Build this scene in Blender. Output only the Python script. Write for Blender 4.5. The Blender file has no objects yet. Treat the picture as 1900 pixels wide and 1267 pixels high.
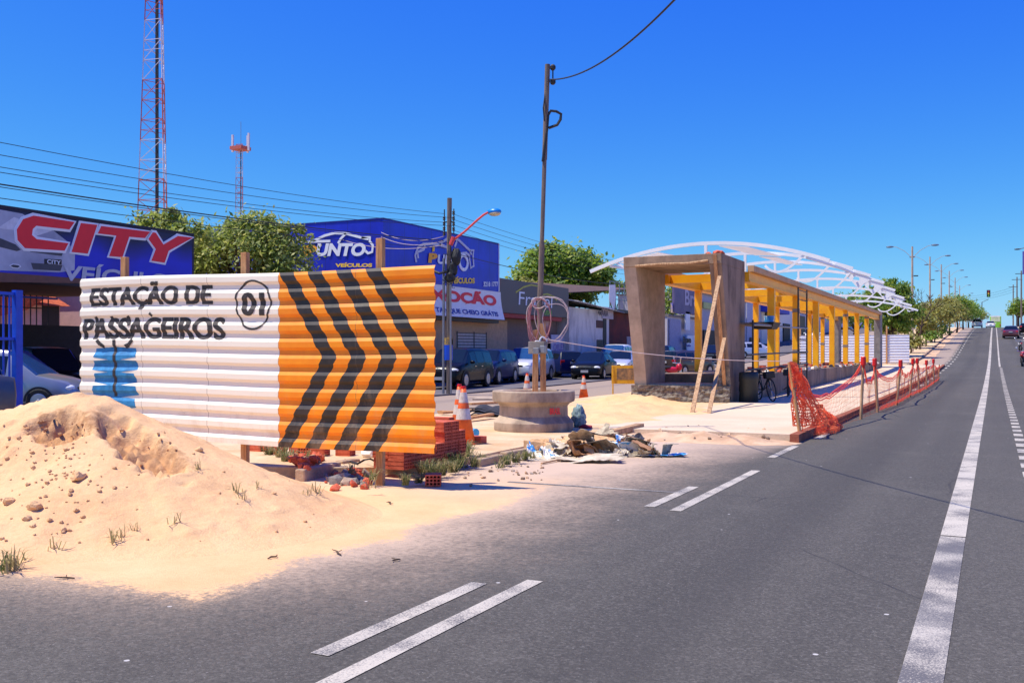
import bpy, bmesh, math, random
import numpy as np
from mathutils import Vector, Matrix, noise as mnoise
random.seed(7); rng = np.random.default_rng(7)
sc = bpy.context.scene; COL = sc.collection
# ------------------------------------------------------------------ camera, sky, sun, exposure
TH = math.radians(25.8); S_, C_ = math.sin(TH), math.cos(TH)
F_, HOR, CAMH = 1850.0, 655.0, 1.6
cam = bpy.data.objects.new('camera', bpy.data.cameras.new('camera')); COL.objects.link(cam)
cam.location = (0, 0, CAMH); cam.rotation_euler = (math.pi/2, 0, TH)
cam.data.sensor_width = 36; cam.data.lens = F_/1900*36; cam.data.shift_y = (HOR-633.5)/1900
cam.data.clip_start = .05; cam.data.clip_end = 5000; sc.camera = cam
SUN = Vector((-.38, -.26, 1)).normalized()
SKYK = .1415
w = bpy.data.worlds.new('World'); sc.world = w; w.use_nodes = True
nt = w.node_tree; nt.nodes.clear()
sky = nt.nodes.new('ShaderNodeTexSky'); sky.sky_type = 'NISHITA'; sky.sun_disc = False
sky.sun_elevation = math.asin(SUN.z); sky.sun_rotation = math.atan2(SUN.x, SUN.y) % (2*math.pi)
sky.air_density = 1.0; sky.dust_density = .35; sky.ozone_density = 3.0; sky.altitude = 80
# deep clear blue of the dry season: per channel grade of the physical sky
sep = nt.nodes.new('ShaderNodeSeparateColor'); hs = nt.nodes.new('ShaderNodeCombineColor'); nt.links.new(sky.outputs[0], sep.inputs[0])
for i_, (g_, e_) in enumerate(((.58, 1.9), (.80, 1.36), (.98, .12))):
    a_ = nt.nodes.new('ShaderNodeMath'); a_.operation = 'MULTIPLY'; a_.inputs[1].default_value = SKYK
    b_ = nt.nodes.new('ShaderNodeMath'); b_.operation = 'POWER'; b_.inputs[1].default_value = e_
    c_ = nt.nodes.new('ShaderNodeMath'); c_.operation = 'MULTIPLY'; c_.inputs[1].default_value = g_/SKYK
    nt.links.new(sep.outputs[i_], a_.inputs[0]); nt.links.new(a_.outputs[0], b_.inputs[0]); nt.links.new(b_.outputs[0], c_.inputs[0]); nt.links.new(c_.outputs[0], hs.inputs[i_])
bg = nt.nodes.new('ShaderNodeBackground'); bg.inputs['Strength'].default_value = .12
wo = nt.nodes.new('ShaderNodeOutputWorld')
nt.links.new(hs.outputs[0], bg.inputs['Color']); nt.links.new(bg.outputs[0], wo.inputs[0])
sl = bpy.data.lights.new('sun', 'SUN'); sl.energy = 5.0; sl.angle = math.radians(.5); sl.color = (1, .92, .75)
so = bpy.data.objects.new('sun', sl); COL.objects.link(so); so.location = (0, 0, 60); so.rotation_euler = SUN.to_track_quat('Z', 'Y').to_euler()
sc.view_settings.view_transform = 'Standard'; sc.view_settings.look = 'None'; sc.view_settings.exposure = .22; sc.view_settings.gamma = 1
# ------------------------------------------------------------------ measuring helpers (photo column/row -> real place at a real distance)
_ty = [-80, 0, 40, 66, 90, 111, 135, 176, 210, 245, 300, 420, 1500]; _tz = [0, 0, .04, .40, 1.0, 2.1, 3.4, 5.3, 6.5, 6.8, 6.2, 2, 2]
def tz(y):
    return float(np.mean(np.interp([y+k for k in (-10, -6, -3, 0, 3, 6, 10)], _ty, _tz)))
def ray(px):
    r = (px-950)/F_; return r*C_-S_, r*S_+C_
def at(px, py, d):
    a, b = ray(px); return Vector((a*d, b*d, CAMH+(HOR-py)/F_*d))
def onX(px, py, X):
    a, b = ray(px); d = X/a; return (b*d, CAMH+(HOR-py)/F_*d)
def onY(px, py, Y):
    a, b = ray(px); d = Y/b; return (a*d, CAMH+(HOR-py)/F_*d)
def G(px, py, dz=0.0):
    a, b = ray(px); d = 10
    for _ in range(60):
        z = tz(b*d)+dz; dn = (CAMH-z)*F_/max(py-HOR, 1); d = .6*d+.4*dn
    return Vector((a*d, b*d, tz(b*d)+dz))
def D(px, d, dz=0.0):
    a, b = ray(px); return Vector((a*d, b*d, tz(b*d)+dz))
def lin(r, g, b):
    f = lambda v: v/12.92 if v <= .04045 else ((v+.055)/1.055)**2.4
    return (f(r/255), f(g/255), f(b/255), 1)
# ------------------------------------------------------------------ materials
class NT:
    def __init__(s, name):
        s.m = bpy.data.materials.new(name); s.m.use_nodes = True; s.t = s.m.node_tree
        s.b = s.t.nodes['Principled BSDF']
    def n(s, ty, ins=None, **kw):
        x = s.t.nodes.new('ShaderNode'+ty)
        for k, v in kw.items(): setattr(x, k, v)
        for k, v in (ins or {}).items():
            if isinstance(v, bpy.types.NodeSocket): s.t.links.new(v, x.inputs[k])
            else: x.inputs[k].default_value = v
        return x
    def link(s, a, b): s.t.links.new(a, b)
    def math(s, op, a, b=0.0, c=None, clamp=False):
        x = s.n('Math', {0: a, 1: b}, operation=op, use_clamp=clamp)
        if c is not None:
            if isinstance(c, bpy.types.NodeSocket): s.link(c, x.inputs[2])
            else: x.inputs[2].default_value = c
        return x.outputs[0]
    def noise(s, vec, scale, detail=4, rough=.55):
        x = s.n('TexNoise', {'Scale': scale, 'Detail': detail, 'Roughness': rough})
        if vec is not None: s.link(vec, x.inputs['Vector'])
        return x.outputs[0]
    def ramp(s, f, lo, hi):
        return s.n('MapRange', {0: f, 1: lo, 2: hi, 3: 0.0, 4: 1.0}, clamp=True).outputs[0]
    def mix(s, f, a, b):
        x = s.n('Mix', data_type='RGBA')
        for v, i in ((f, 0), (a, 6), (b, 7)):
            if isinstance(v, bpy.types.NodeSocket): s.link(v, x.inputs[i])
            else: x.inputs[i].default_value = v
        return x.outputs[2]
    def bump(s, h, st=.3, dist=.02):
        x = s.n('Bump', {'Strength': st, 'Distance': dist, 'Height': h}); s.link(x.outputs[0], s.b.inputs['Normal'])
    def obj(s): return s.n('TexCoord').outputs['Object']
    def pos(s): return s.n('NewGeometry').outputs['Position']
def mul(c, k): return (min(c[0]*k, 1), min(c[1]*k, 1), min(c[2]*k, 1), 1)
MATS = {}
def mat(name, col, rough=.7, metal=0.0, var=.22, scale=5, bump=0.0, bscale=60, col2=None, spec=.5, coat=0.0, mixlo=.35, mixhi=.65, pos=False, stretch=None):
    if name in MATS: return MATS[name]
    N = NT(name); vec = N.pos() if pos else N.obj()
    if stretch: vec = N.n('Mapping', {'Vector': vec, 'Scale': stretch}).outputs[0]
    f = N.ramp(N.noise(vec, scale, 6, .62), mixlo, mixhi)
    col = tuple(col[:3])+(1,); c2 = col2 or mul(col, 1-var)
    N.link(N.mix(f, col, c2), N.b.inputs['Base Color'])
    N.b.inputs['Roughness'].default_value = rough; N.b.inputs['Metallic'].default_value = metal
    N.b.inputs['Specular IOR Level'].default_value = spec; N.b.inputs['Coat Weight'].default_value = coat
    if bump: N.bump(N.noise(vec, bscale, 5, .6), bump, .02)
    MATS[name] = N.m; return N.m
L = lin
M = dict(
 concrete=mat('concrete', L(198, 176, 154), .9, var=.3, scale=2.5, bump=.5, bscale=25),
 concrete_brown=mat('weathered_concrete', L(160, 134, 112), .92, scale=1.6, col2=L(94, 76, 62), bump=.5, bscale=30, stretch=(1, 1, .45), mixlo=.4, mixhi=.72),
 planter=mat('stained_ring_concrete', L(190, 168, 146), .92, col2=L(128, 110, 98), scale=2.2, bump=.6, bscale=22, stretch=(1, 1, .5), mixlo=.42, mixhi=.68),
 concrete_grey=mat('grey_concrete', L(150, 142, 136), .9, var=.35, scale=3, bump=.5),
 rubble=mat('rough_masonry', L(150, 140, 128), .95, col2=L(84, 76, 70), scale=9, bump=1.0, bscale=14),
 yellow=mat('yellow_painted_steel', L(255, 186, 16), .45, scale=3, col2=L(248, 164, 10)),
 white_steel=mat('white_painted_steel', L(250, 250, 248), .45, var=.04),
 beige=mat('beige_gutter', L(206, 164, 122), .8, var=.2, scale=2),
 wood=mat('rough_timber', L(216, 164, 112), .85, col2=L(172, 118, 74), scale=6, bump=.4, stretch=(4, 4, .5)),
 wood_pale=mat('pale_timber', L(206, 168, 128), .85, col2=L(150, 112, 80), scale=6, bump=.3, stretch=(4, 4, .5)),
 wood_dark=mat('grey_timber_pole', L(142, 124, 110), .85, col2=L(92, 82, 78), scale=5, bump=.4, stretch=(5, 5, .4)),
 brick=mat('terracotta', L(222, 112, 82), .9, col2=L(186, 80, 56), scale=7, bump=.3),
 brick_dark=mat('brick_hole_shade', L(70, 26, 20), .95, var=.2),  # shade deep in the brick cells, put into the colour of their ends
 black=mat('black_rubber', (.018, .018, .019, 1), .6, var=.2),
 tyre=mat('tyre_rubber', (.022, .022, .022, 1), .85, var=.2),
 chrome=mat('bright_metal', (.72, .72, .74, 1), .22, metal=.9, var=.05),
 rim=mat('alloy', (.5, .5, .52, 1), .35, metal=.7, var=.1),
 glass=mat('tinted_glass', (.008, .013, .024, 1), .07, var=.1, spec=.5),
 glass_blue=mat('sunlit_windscreen', (.02, .07, .2, 1), .08, var=.2, spec=.8),
 lamp_glass=mat('headlamp_lens', (.75, .77, .8, 1), .12, var=.1, spec=.9),
 red_glass=mat('tail_lamp_lens', (.55, .012, .012, 1), .15, var=.1, spec=.8),
 plate=mat('number_plate', (.42, .42, .43, 1), .5, var=.1),
 dark_steel=mat('dark_scaffold_steel', L(58, 56, 60), .5, metal=.3, var=.3),
 galv=mat('galvanised_steel', L(150, 152, 158), .42, metal=.55, var=.2),
 red_plastic=mat('red_plastic', L(216, 22, 22), .45, var=.15),
 blue_paint=mat('blue_gate_paint', L(20, 78, 205), .4, var=.2),
 cable=mat('black_cable', (.02, .02, .022, 1), .6, var=.1),
 cable_white=mat('pale_cable', L(214, 190, 184), .55, var=.2),
 cable_pink=mat('pinkish_cable', L(196, 130, 128), .55, var=.2),
 white_text=mat('white_lettering', L(236, 238, 242), .5, var=.04),
 yellow_text=mat('yellow_lettering', L(250, 205, 60), .5, var=.05),
 orange_text=mat('orange_lettering', L(250, 172, 30), .5, var=.05),
 black_text=mat('black_lettering', (.018, .017, .017, 1), .6, var=.2),
 red_text=mat('red_lettering', L(244, 36, 48), .5, var=.05),
 navy_text=mat('navy_lettering', L(24, 30, 150), .5, var=.05),
 green_text=mat('green_lettering', L(120, 190, 60), .5, var=.05),
 sign_blue=mat('blue_metal_cladding_', L(24, 36, 196), .38, col2=L(18, 26, 160), scale=.6),
 banner_white=mat('white_banner', L(242, 238, 234), .6, var=.08),
 roof_tile=mat('clay_roof_tile', L(206, 104, 62), .9, col2=L(160, 70, 40), scale=8),
 bark=mat('bark', L(104, 84, 66), .95, col2=L(64, 50, 40), scale=10, bump=.6),
 dirt=mat('loose_dirt', L(218, 184, 150), .95, col2=L(186, 148, 116), scale=2.5, bump=.4, bscale=40),
)
def leafmat(name, a, b, c2=None):
    N = NT(name); v = N.obj()
    f = N.ramp(N.noise(v, 1.1, 3), .35, .65); g = N.ramp(N.noise(v, 9, 2), .3, .7)
    N.link(N.mix(g, N.mix(f, a, b), c2 or mul(a, .55)), N.b.inputs['Base Color'])
    N.b.inputs['Roughness'].default_value = .55
    tr = N.n('BsdfTranslucent', {'Color': mul(b, 1.3)}); ms = N.n('MixShader', {0: .4})
    N.link(N.b.outputs[0], ms.inputs[1]); N.link(tr.outputs[0], ms.inputs[2])
    N.link(ms.outputs[0], N.t.nodes['Material Output'].inputs[0]); return N.m
LEAF = dict(
 mango=[leafmat('mango_leaf', (.085, .19, .025, 1), (.24, .36, .04, 1)), leafmat('mango_leaf_pale', (.34, .46, .06, 1), (.46, .5, .08, 1))],
 loose=[leafmat('almond_leaf', (.19, .28, .05, 1), (.34, .4, .08, 1)), leafmat('almond_leaf_pale', (.5, .55, .15, 1), (.56, .54, .17, 1))],
 olive=[leafmat('olive_leaf', (.24, .27, .05, 1), (.36, .34, .08, 1)), leafmat('olive_leaf_pale', (.46, .46, .12, 1), (.52, .44, .12, 1))],
 bright=[leafmat('lime_leaf', (.14, .29, .03, 1), (.24, .4, .05, 1)), leafmat('lime_leaf_pale', (.36, .5, .08, 1), (.36, .44, .1, 1))],
 grass=[leafmat('weed_blade', (.12, .17, .05, 1), (.2, .23, .08, 1)), leafmat('dry_blade', (.36, .29, .13, 1), (.42, .35, .18, 1))])
# ------------------------------------------------------------------ mesh helpers
class MB:
    def __init__(s): s.v = []; s.f = []; s.mi = []; s.m = 0
    def quad(s, *p): s.face(p)
    def face(s, p):
        k = len(s.v); s.v += [tuple(q) for q in p]; s.f.append(tuple(range(k, k+len(p)))); s.mi.append(s.m); return s
    def raw(s, vs, fs):
        k = len(s.v); s.v += [tuple(q) for q in vs]; s.f += [tuple(i+k for i in f) for f in fs]; s.mi += [s.m]*len(fs); return s
    def box(s, c, d, R=None):
        hx, hy, hz = d[0]/2, d[1]/2, d[2]/2
        vs = [Vector((x*hx, y*hy, z*hz)) for x in (-1, 1) for y in (-1, 1) for z in (-1, 1)]
        if R is not None: vs = [R @ q for q in vs]
        c = Vector(c)
        return s.raw([q+c for q in vs], [(0, 1, 3, 2), (4, 6, 7, 5), (0, 4, 5, 1), (2, 3, 7, 6), (0, 2, 6, 4), (1, 5, 7, 3)])
    def box2(s, a, b): return s.box([(a[i]+b[i])/2 for i in range(3)], [abs(b[i]-a[i]) for i in range(3)])
    def bar(s, p, q, wd, th=None):
        p, q = Vector(p), Vector(q); d = q-p
        return s.box((p+q)/2, (wd, th or wd, d.length), d.to_track_quat('Z', 'Y').to_matrix())
    def tube(s, pts, r, n=6, cap=True, closed=False):
        pts = [Vector(p) for p in pts]; k0 = len(s.v); N = len(pts); up = Vector((0, 0, 1)); prev = None
        for i, p in enumerate(pts):
            a = pts[(i-1) % N if closed else max(i-1, 0)]; b = pts[(i+1) % N if closed else min(i+1, N-1)]
            t = (b-a).normalized()
            x = (prev - t*prev.dot(t)) if prev is not None else t.cross(up if abs(t.z) < .95 else Vector((1, 0, 0)))
            x.normalize(); y = t.cross(x); prev = x
            rr = r[i] if isinstance(r, (list, tuple)) else r
            for j in range(n):
                a_ = 2*math.pi*j/n; s.v.append(tuple(p+(x*math.cos(a_)+y*math.sin(a_))*rr))
        for i in range(N if closed else N-1):
            for j in range(n):
                i2 = (i+1) % N
                s.f.append((k0+i*n+j, k0+i*n+(j+1) % n, k0+i2*n+(j+1) % n, k0+i2*n+j)); s.mi.append(s.m)
        if cap and not closed:
            s.f.append(tuple(k0+j for j in range(n))[::-1]); s.mi.append(s.m)
            s.f.append(tuple(k0+(N-1)*n+j for j in range(n))); s.mi.append(s.m)
        return s
    def lathe(s, prof, n=20, c=(0, 0, 0), cap=True, sq=None):
        k0 = len(s.v)
        for r, z in prof:
            for j in range(n):
                a = 2*math.pi*(j+.5)/n; s.v.append((c[0]+r*math.cos(a), c[1]+r*math.sin(a), c[2]+z))
        for i in range(len(prof)-1):
            for j in range(n):
                s.f.append((k0+i*n+j, k0+i*n+(j+1) % n, k0+(i+1)*n+(j+1) % n, k0+(i+1)*n+j)); s.mi.append(s.m)
        if cap:
            s.f.append(tuple(k0+j for j in range(n))[::-1]); s.mi.append(s.m)
            s.f.append(tuple(k0+(len(prof)-1)*n+j for j in range(n))); s.mi.append(s.m)
        return s
    def poly(s, pl, pts, t=.012):
        # pl(a,b,off) -> world; polygon with its own thickness
        n = len(pts); f = [pl(a, b, t) for a, b in pts]; k = [pl(a, b, 0) for a, b in pts]
        s.face(f)
        for i in range(n): s.face([k[i], k[(i+1) % n], f[(i+1) % n], f[i]])
        return s
    def stroke(s, pl, pts, wd, t=.012, closed=False):
        P = [np.array(p, float) for p in pts]; n = len(P); Lp, Rp = [], []
        for i in range(n):
            a = P[(i-1) % n] if (closed or i > 0) else P[i]; b = P[(i+1) % n] if (closed or i < n-1) else P[i]
            d1 = P[i]-a; d2 = b-P[i]
            u = d1/(np.linalg.norm(d1)+1e-9)+d2/(np.linalg.norm(d2)+1e-9); u /= (np.linalg.norm(u)+1e-9)
            nn = np.array([-u[1], u[0]]); Lp.append(P[i]+nn*wd/2); Rp.append(P[i]-nn*wd/2)
        for i in range(n if closed else n-1):
            j = (i+1) % n; s.poly(pl, [Lp[i], Rp[i], Rp[j], Lp[j]], t)
        return s
    def build(s, name, m, parent=None, sub=None, smooth=False, bevel=0, off=None):
        o_ = Vector(off) if off is not None else Vector((0, 0, 0))
        me = bpy.data.meshes.new(name)
        vs = [(x-o_.x, y-o_.y, z-o_.z) for x, y, z in s.v] if off is not None else s.v
        me.from_pydata(vs, [], s.f)
        for mm in (m if isinstance(m, (list, tuple)) else [m]): me.materials.append(mm)
        if isinstance(m, (list, tuple)): me.polygons.foreach_set('material_index', s.mi)
        if smooth: me.polygons.foreach_set('use_smooth', [True]*len(me.polygons))
        me.update()
        o = bpy.data.objects.new(name, me); COL.objects.link(o)
        if parent is not None: o.parent = parent
        elif off is not None: o.location = o_
        if bevel:
            b = o.modifiers.new('bevel', 'BEVEL'); b.width = bevel; b.segments = 2; b.limit_method = 'ANGLE'
        return o
def PX(X): return lambda a, b, t: (X+t, a, b)        # plane facing the road (+X)
def PY(Y): return lambda a, b, t: (a, Y-t, b)        # plane facing the camera (-Y)
def tag(o, label=None, cat=None, group=None, kind=None):
    if label: o['label'] = label
    if cat: o['category'] = cat
    if group: o['group'] = group
    if kind: o['kind'] = kind
    return o
def thing(name, label, cat, loc=(0, 0, 0), rz=0, group=None):
    o = bpy.data.objects.new(name, None); COL.objects.link(o); o.location = loc; o.rotation_euler = (0, 0, rz); o.empty_display_size = .3
    return tag(o, label, cat, group)
def struct(o): o['kind'] = 'structure'; return o
def kids(o): return [c for c in bpy.data.objects if c.parent is o]
def copy_tree(o, parent=None):
    c = o.copy(); COL.objects.link(c)
    if parent is not None: c.parent = parent
    for ch in kids(o): copy_tree(ch, c)
    return c
def dup(o, loc, rz=0, label=None, group=None, scale=None):
    c = copy_tree(o); c.location = loc; c.rotation_euler = (0, 0, rz)
    if label: c['label'] = label
    if group: c['group'] = group
    if scale: c.scale = scale if isinstance(scale, (tuple, list)) else (scale,)*3
    return c
_tc = {}
def text2d(body, bold=.0):
    k = (body, bold)
    if k not in _tc:
        cu = bpy.data.curves.new('lettering', 'FONT'); cu.body = body; cu.offset = bold; cu.resolution_u = 4
        o = bpy.data.objects.new('lettering', cu); COL.objects.link(o)
        me = o.to_mesh(); vs = np.array([v.co[:2] for v in me.vertices]); fs = [tuple(p.vertices) for p in me.polygons]; o.to_mesh_clear()
        bpy.data.objects.remove(o); bpy.data.curves.remove(cu)
        mn, mx = vs.min(0), vs.max(0); vs = (vs-mn)/(mx-mn); _tc[k] = (vs, fs)
    return _tc[k]
def text(pl, body, a0, a1, b0, b1, bold=.02, shear=0., t=.012, mb=None, slope=0.):
    vs, fs = text2d(body, bold); mb = mb or MB()
    mb.raw([pl(a0+(a1-a0)*x+shear*(b1-b0)*y, b0+(b1-b0)*y+slope*x, t) for x, y in vs], fs); return mb
def blob(c, r, sub=2, amp=.25, seed=0, fr=1.5):
    bm = bmesh.new(); bmesh.ops.create_icosphere(bm, subdivisions=sub, radius=1)
    vs = []
    for v in bm.verts:
        p = v.co; k = 1+amp*mnoise.noise(p*fr+Vector((seed*3.1, seed*1.7, seed)))
        vs.append((c[0]+p.x*r[0]*k, c[1]+p.y*r[1]*k, c[2]+p.z*r[2]*k))
    fs = [tuple(v.index for v in f.verts) for f in bm.faces]; bm.free(); return vs, fs
# ------------------------------------------------------------------ ground, roads, median, pavements
def sheet(name, x0, x1, ys, dz, m, nx=2, skirt=0.0, jag=0.0, xf=None):
    mb = MB(); xs = np.linspace(0, 1, nx); V = []; Fc = []
    for y in ys:
        a, b = xf(y) if xf else (x0, x1)
        a += jag*mnoise.noise((y*1.3, 3.1, 0)); b += jag*mnoise.noise((y*1.7, 9.1, 0))
        z = tz(y)+dz
        for t in xs: V.append((a+(b-a)*t, y, z))
    n = len(ys)
    for i in range(n-1):
        for j in range(nx-1): Fc.append((i*nx+j, i*nx+j+1, (i+1)*nx+j+1, (i+1)*nx+j))
    if skirt:
        k = len(V); V += [(x, y, z-skirt) for x, y, z in V]
        for i in range(n-1):
            for j in (0, nx-1): Fc.append((i*nx+j, (i+1)*nx+j, k+(i+1)*nx+j, k+i*nx+j))
        for i in (0, n-1):
            for j in range(nx-1): Fc.append((i*nx+j, i*nx+j+1, k+i*nx+j+1, k+i*nx+j))
    mb.raw(V, Fc); return struct(mb.build(name, m))
def yr(a, b, st=2.0):
    n = max(2, int(abs(b-a)/st)+1); return list(np.linspace(a, b, n))
def asphalt(name, sand=True):
    N = NT(name); p = N.pos(); sx = N.n('SeparateXYZ', {0: p}); X, Y = sx.outputs[0], sx.outputs[1]
    big = N.ramp(N.noise(p, .16, 5, .6), .3, .7); mid = N.ramp(N.noise(p, 1.7, 6, .65), .3, .72); fine = N.ramp(N.noise(p, 95, 2, .7), .33, .7); grit = N.ramp(N.noise(p, 38, 4, .7), .3, .7)
    colr = N.mix(big, (.094, .087, .075, 1), (.126, .115, .098, 1))
    colr = N.mix(N.math('MULTIPLY', mid, .45), colr, (.128, .114, .099, 1))
    # long wheel tracks polished into the surface
    st = N.n('Mapping', {'Vector': p, 'Scale': (1.2, .03, 1)}).outputs[0]
    colr = N.mix(N.math('MULTIPLY', N.ramp(N.noise(st, 1.0, 3), .45, .7), .45), colr, (.058, .054, .048, 1))
    colr = N.mix(N.math('MULTIPLY', fine, .5), colr, (.03, .027, .024, 1))
    colr = N.mix(N.math('MULTIPLY', N.ramp(N.noise(p, 60, 2, .5), .66, .74), .5), colr, (.34, .32, .31, 1))
    colr = N.mix(N.math('MULTIPLY', N.ramp(N.noise(p, 52, 3, .8), .5, .62), .4), colr, (.05, .044, .04, 1))
    colr = N.mix(N.math('MULTIPLY', N.ramp(N.noise(p, .55, 6, .7), .55, .66), .22), colr, (.15, .138, .118, 1))
    va = N.n('TexVoronoi', {'Scale': 58}); N.link(p, va.inputs['Vector']); ag = N.n('SeparateColor', {0: va.outputs['Color']}).outputs[0]
    colr = N.mix(N.math('MULTIPLY', N.ramp(ag, .72, .95), .26), colr, (.22, .2, .18, 1)); colr = N.mix(N.math('MULTIPLY', N.ramp(ag, .3, .05), .34), colr, (.035, .032, .03, 1))
    # pale chips
    vo = N.n('TexVoronoi', {'Scale': 2.3}); N.link(p, vo.inputs['Vector'])
    colr = N.mix(N.math('MULTIPLY', N.math('LESS_THAN', vo.outputs['Distance'], .035), .8), colr, (.6, .57, .55, 1))
    # oily tyre-polished bands along the lane and a few old stains
    ob = N.math('ADD', X, N.math('MULTIPLY', N.math('SUBTRACT', N.noise(st, .7, 4), .5), 1.6))
    for x0_ in (-1.65, 2.0): colr = N.mix(N.math('MULTIPLY', N.ramp(N.math('ABSOLUTE', N.math('SUBTRACT', ob, x0_)), .55, .05), .38), colr, (.05, .046, .043, 1))
    colr = N.mix(N.math('MULTIPLY', N.ramp(N.noise(p, .8, 5, .75), .63, .72), .5), colr, (.045, .042, .04, 1))
    # thin cracks
    vc = N.n('TexVoronoi', {'Scale': .16}, feature='DISTANCE_TO_EDGE')
    wp = N.n('Mix', data_type='VECTOR'); wp.inputs[0].default_value = .12
    nn = N.n('TexNoise', {'Scale': 1.4, 'Detail': 4}); N.link(p, nn.inputs['Vector']); N.link(p, wp.inputs[4]); N.link(nn.outputs[1], wp.inputs[5]); N.link(wp.outputs[1], vc.inputs['Vector'])
    colr = N.mix(N.math('MULTIPLY', N.math('LESS_THAN', vc.outputs['Distance'], .0016), N.math('MULTIPLY', N.ramp(N.noise(p, .5, 3), .5, .62), .7)), colr, (.03, .028, .03, 1))
    if sand:
        n1 = N.math('MULTIPLY', N.math('SUBTRACT', N.noise(p, .9, 6, .62), .5), 1.0)
        n2 = N.math('MULTIPLY', N.math('SUBTRACT', N.noise(p, 9, 5, .7), .5), .45)
        nz = N.math('ADD', n1, n2)
        # distance inside the sand spill: x < -4.9, y > 4.9 ; strongest near the pile, thinning up the road
        dx = N.math('ADD', N.math('SUBTRACT', -4.7, X), nz); dy = N.math('ADD', N.math('SUBTRACT', Y, 4.95), nz)
        ins = N.math('MINIMUM', dx, dy)
        sol = N.math('MULTIPLY', N.ramp(N.math('ADD', ins, N.math('MULTIPLY', N.math('SUBTRACT', N.noise(p, 30, 4, .75), .5), .7)), -.05, .1), N.ramp(Y, 12.0, 9.0))
        dust = N.math('MULTIPLY', N.ramp(N.math('ADD', N.math('SUBTRACT', -3.1, X), N.math('MULTIPLY', nz, 1.5)), -.3, 2.3), N.math('MULTIPLY', N.ramp(Y, 3.6, 6.5), N.ramp(Y, 26, 17)))
        near = N.math('MULTIPLY', N.ramp(ins, -1.3, .0), N.math('MULTIPLY', N.ramp(Y, 12, 9), .34))
        dustg = N.math('MULTIPLY', dust, N.ramp(N.math('ADD', N.math('MULTIPLY', N.noise(p, 17, 6, .75), .9), N.math('MULTIPLY', dust, .5)), .42, .78))
        nk = N.ramp(N.math('ADD', N.noise(p, 48, 5, .8), N.math('MULTIPLY', N.math('MAXIMUM', N.math('MULTIPLY', ins, N.math('ADD', 1.0, N.math('MULTIPLY', N.ramp(X, -6.6, -5.0), 1.6))), -1.6), .2)), .38, .5)
        colr = N.mix(N.math('MULTIPLY', nk, N.math('MULTIPLY', N.ramp(Y, 12, 9), N.math('SUBTRACT', .5, N.math('MULTIPLY', N.ramp(X, -6.8, -4.6), .22)))), colr, L(206, 170, 132))
        colr = N.mix(N.math('MINIMUM', dustg, .9), colr, L(212, 184, 160))
        snd = N.mix(N.ramp(N.noise(p, 1.3, 6, .6), .3, .7), L(238, 196, 148), L(224, 176, 128)); snd = N.mix(N.math('MULTIPLY', N.ramp(N.noise(p, 26, 5, .7), .45, .75), .3), snd, L(196, 144, 100))
        colr = N.mix(sol, colr, snd)
    # dusty gutters by the kerb up the street
    g = N.math('MULTIPLY', N.ramp(N.math('ADD', N.math('SUBTRACT', -3.2, X), N.math('MULTIPLY', N.math('SUBTRACT', N.noise(p, 1.1, 5), .5), .9)), -.1, .3), N.ramp(Y, 14, 18))
    colr = N.mix(N.math('MULTIPLY', g, .55), colr, L(196, 172, 154))
    N.link(colr, N.b.inputs['Base Color']); N.b.inputs['Roughness'].default_value = .88; N.b.inputs['Specular IOR Level'].default_value = .35
    N.bump(N.math('ADD', fine, N.math('MULTIPLY', grit, .6)), .45, .006); return N.m
M['asphalt'] = asphalt('asphalt'); M['asphalt_plain'] = asphalt('old_asphalt', False)
def groundmat(name, a, b, sc_=1.2, chips=True, bump=.5):
    N = NT(name); p = N.pos(); f = N.ramp(N.noise(p, sc_, 6, .65), .32, .68); g = N.ramp(N.noise(p, 22, 4, .7), .4, .75)
    cl = N.mix(f, a, b); cl = N.mix(N.math('MULTIPLY', g, .35), cl, mul(b, .6))
    if chips:
        vo = N.n('TexVoronoi', {'Scale': 6}); N.link(p, vo.inputs['Vector'])
        cl = N.mix(N.math('MULTIPLY', N.math('LESS_THAN', vo.outputs['Distance'], .09), .55), cl, mul(a, .45))
    N.link(cl, N.b.inputs['Base Color']); N.b.inputs['Roughness'].default_value = .95; N.b.inputs['Specular IOR Level'].default_value = .2
    N.bump(N.math('ADD', g, N.noise(p, 70, 3)), bump, .012); return N.m
M['median'] = groundmat('sandy_median', L(232, 204, 168), L(206, 170, 130))
M['earth'] = groundmat('dry_earth', L(196, 164, 132), L(160, 132, 104), .3)
M['slab'] = groundmat('pale_concrete_paving', L(226, 204, 178), L(206, 184, 156), .5, chips=False, bump=.2)
M['kerbm'] = groundmat('kerb_concrete', L(206, 178, 150), L(160, 132, 110), 2)
M['brickkerb'] = groundmat('brick_edging', L(176, 108, 84), L(132, 76, 60), 4)
M['forecourt'] = groundmat('stained_forecourt', L(120, 116, 120), L(92, 88, 94), .5, bump=.2)
ysg = [-60, -20] + yr(0, 300, 4) + [340, 380, 420, 600, 900, 1600]
sheet('ground', -900, 900, ysg, -.05, M['earth'], 30)
sheet('road', -8, 3.7, yr(-14, 420, 3), 0, M['asphalt'], 6)
sheet('side_road', -18.2, -11.8, yr(-14, 420, 4), .004, M['asphalt_plain'], 3)
sheet('forecourt', -24.6, -18.1, yr(-14, 250, 4), .06, M['forecourt'], 3, skirt=.12)
sheet('far_pavement', 3.7, 9, yr(-14, 420, 4), .14, M['slab'], 2, skirt=.2)
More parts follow.
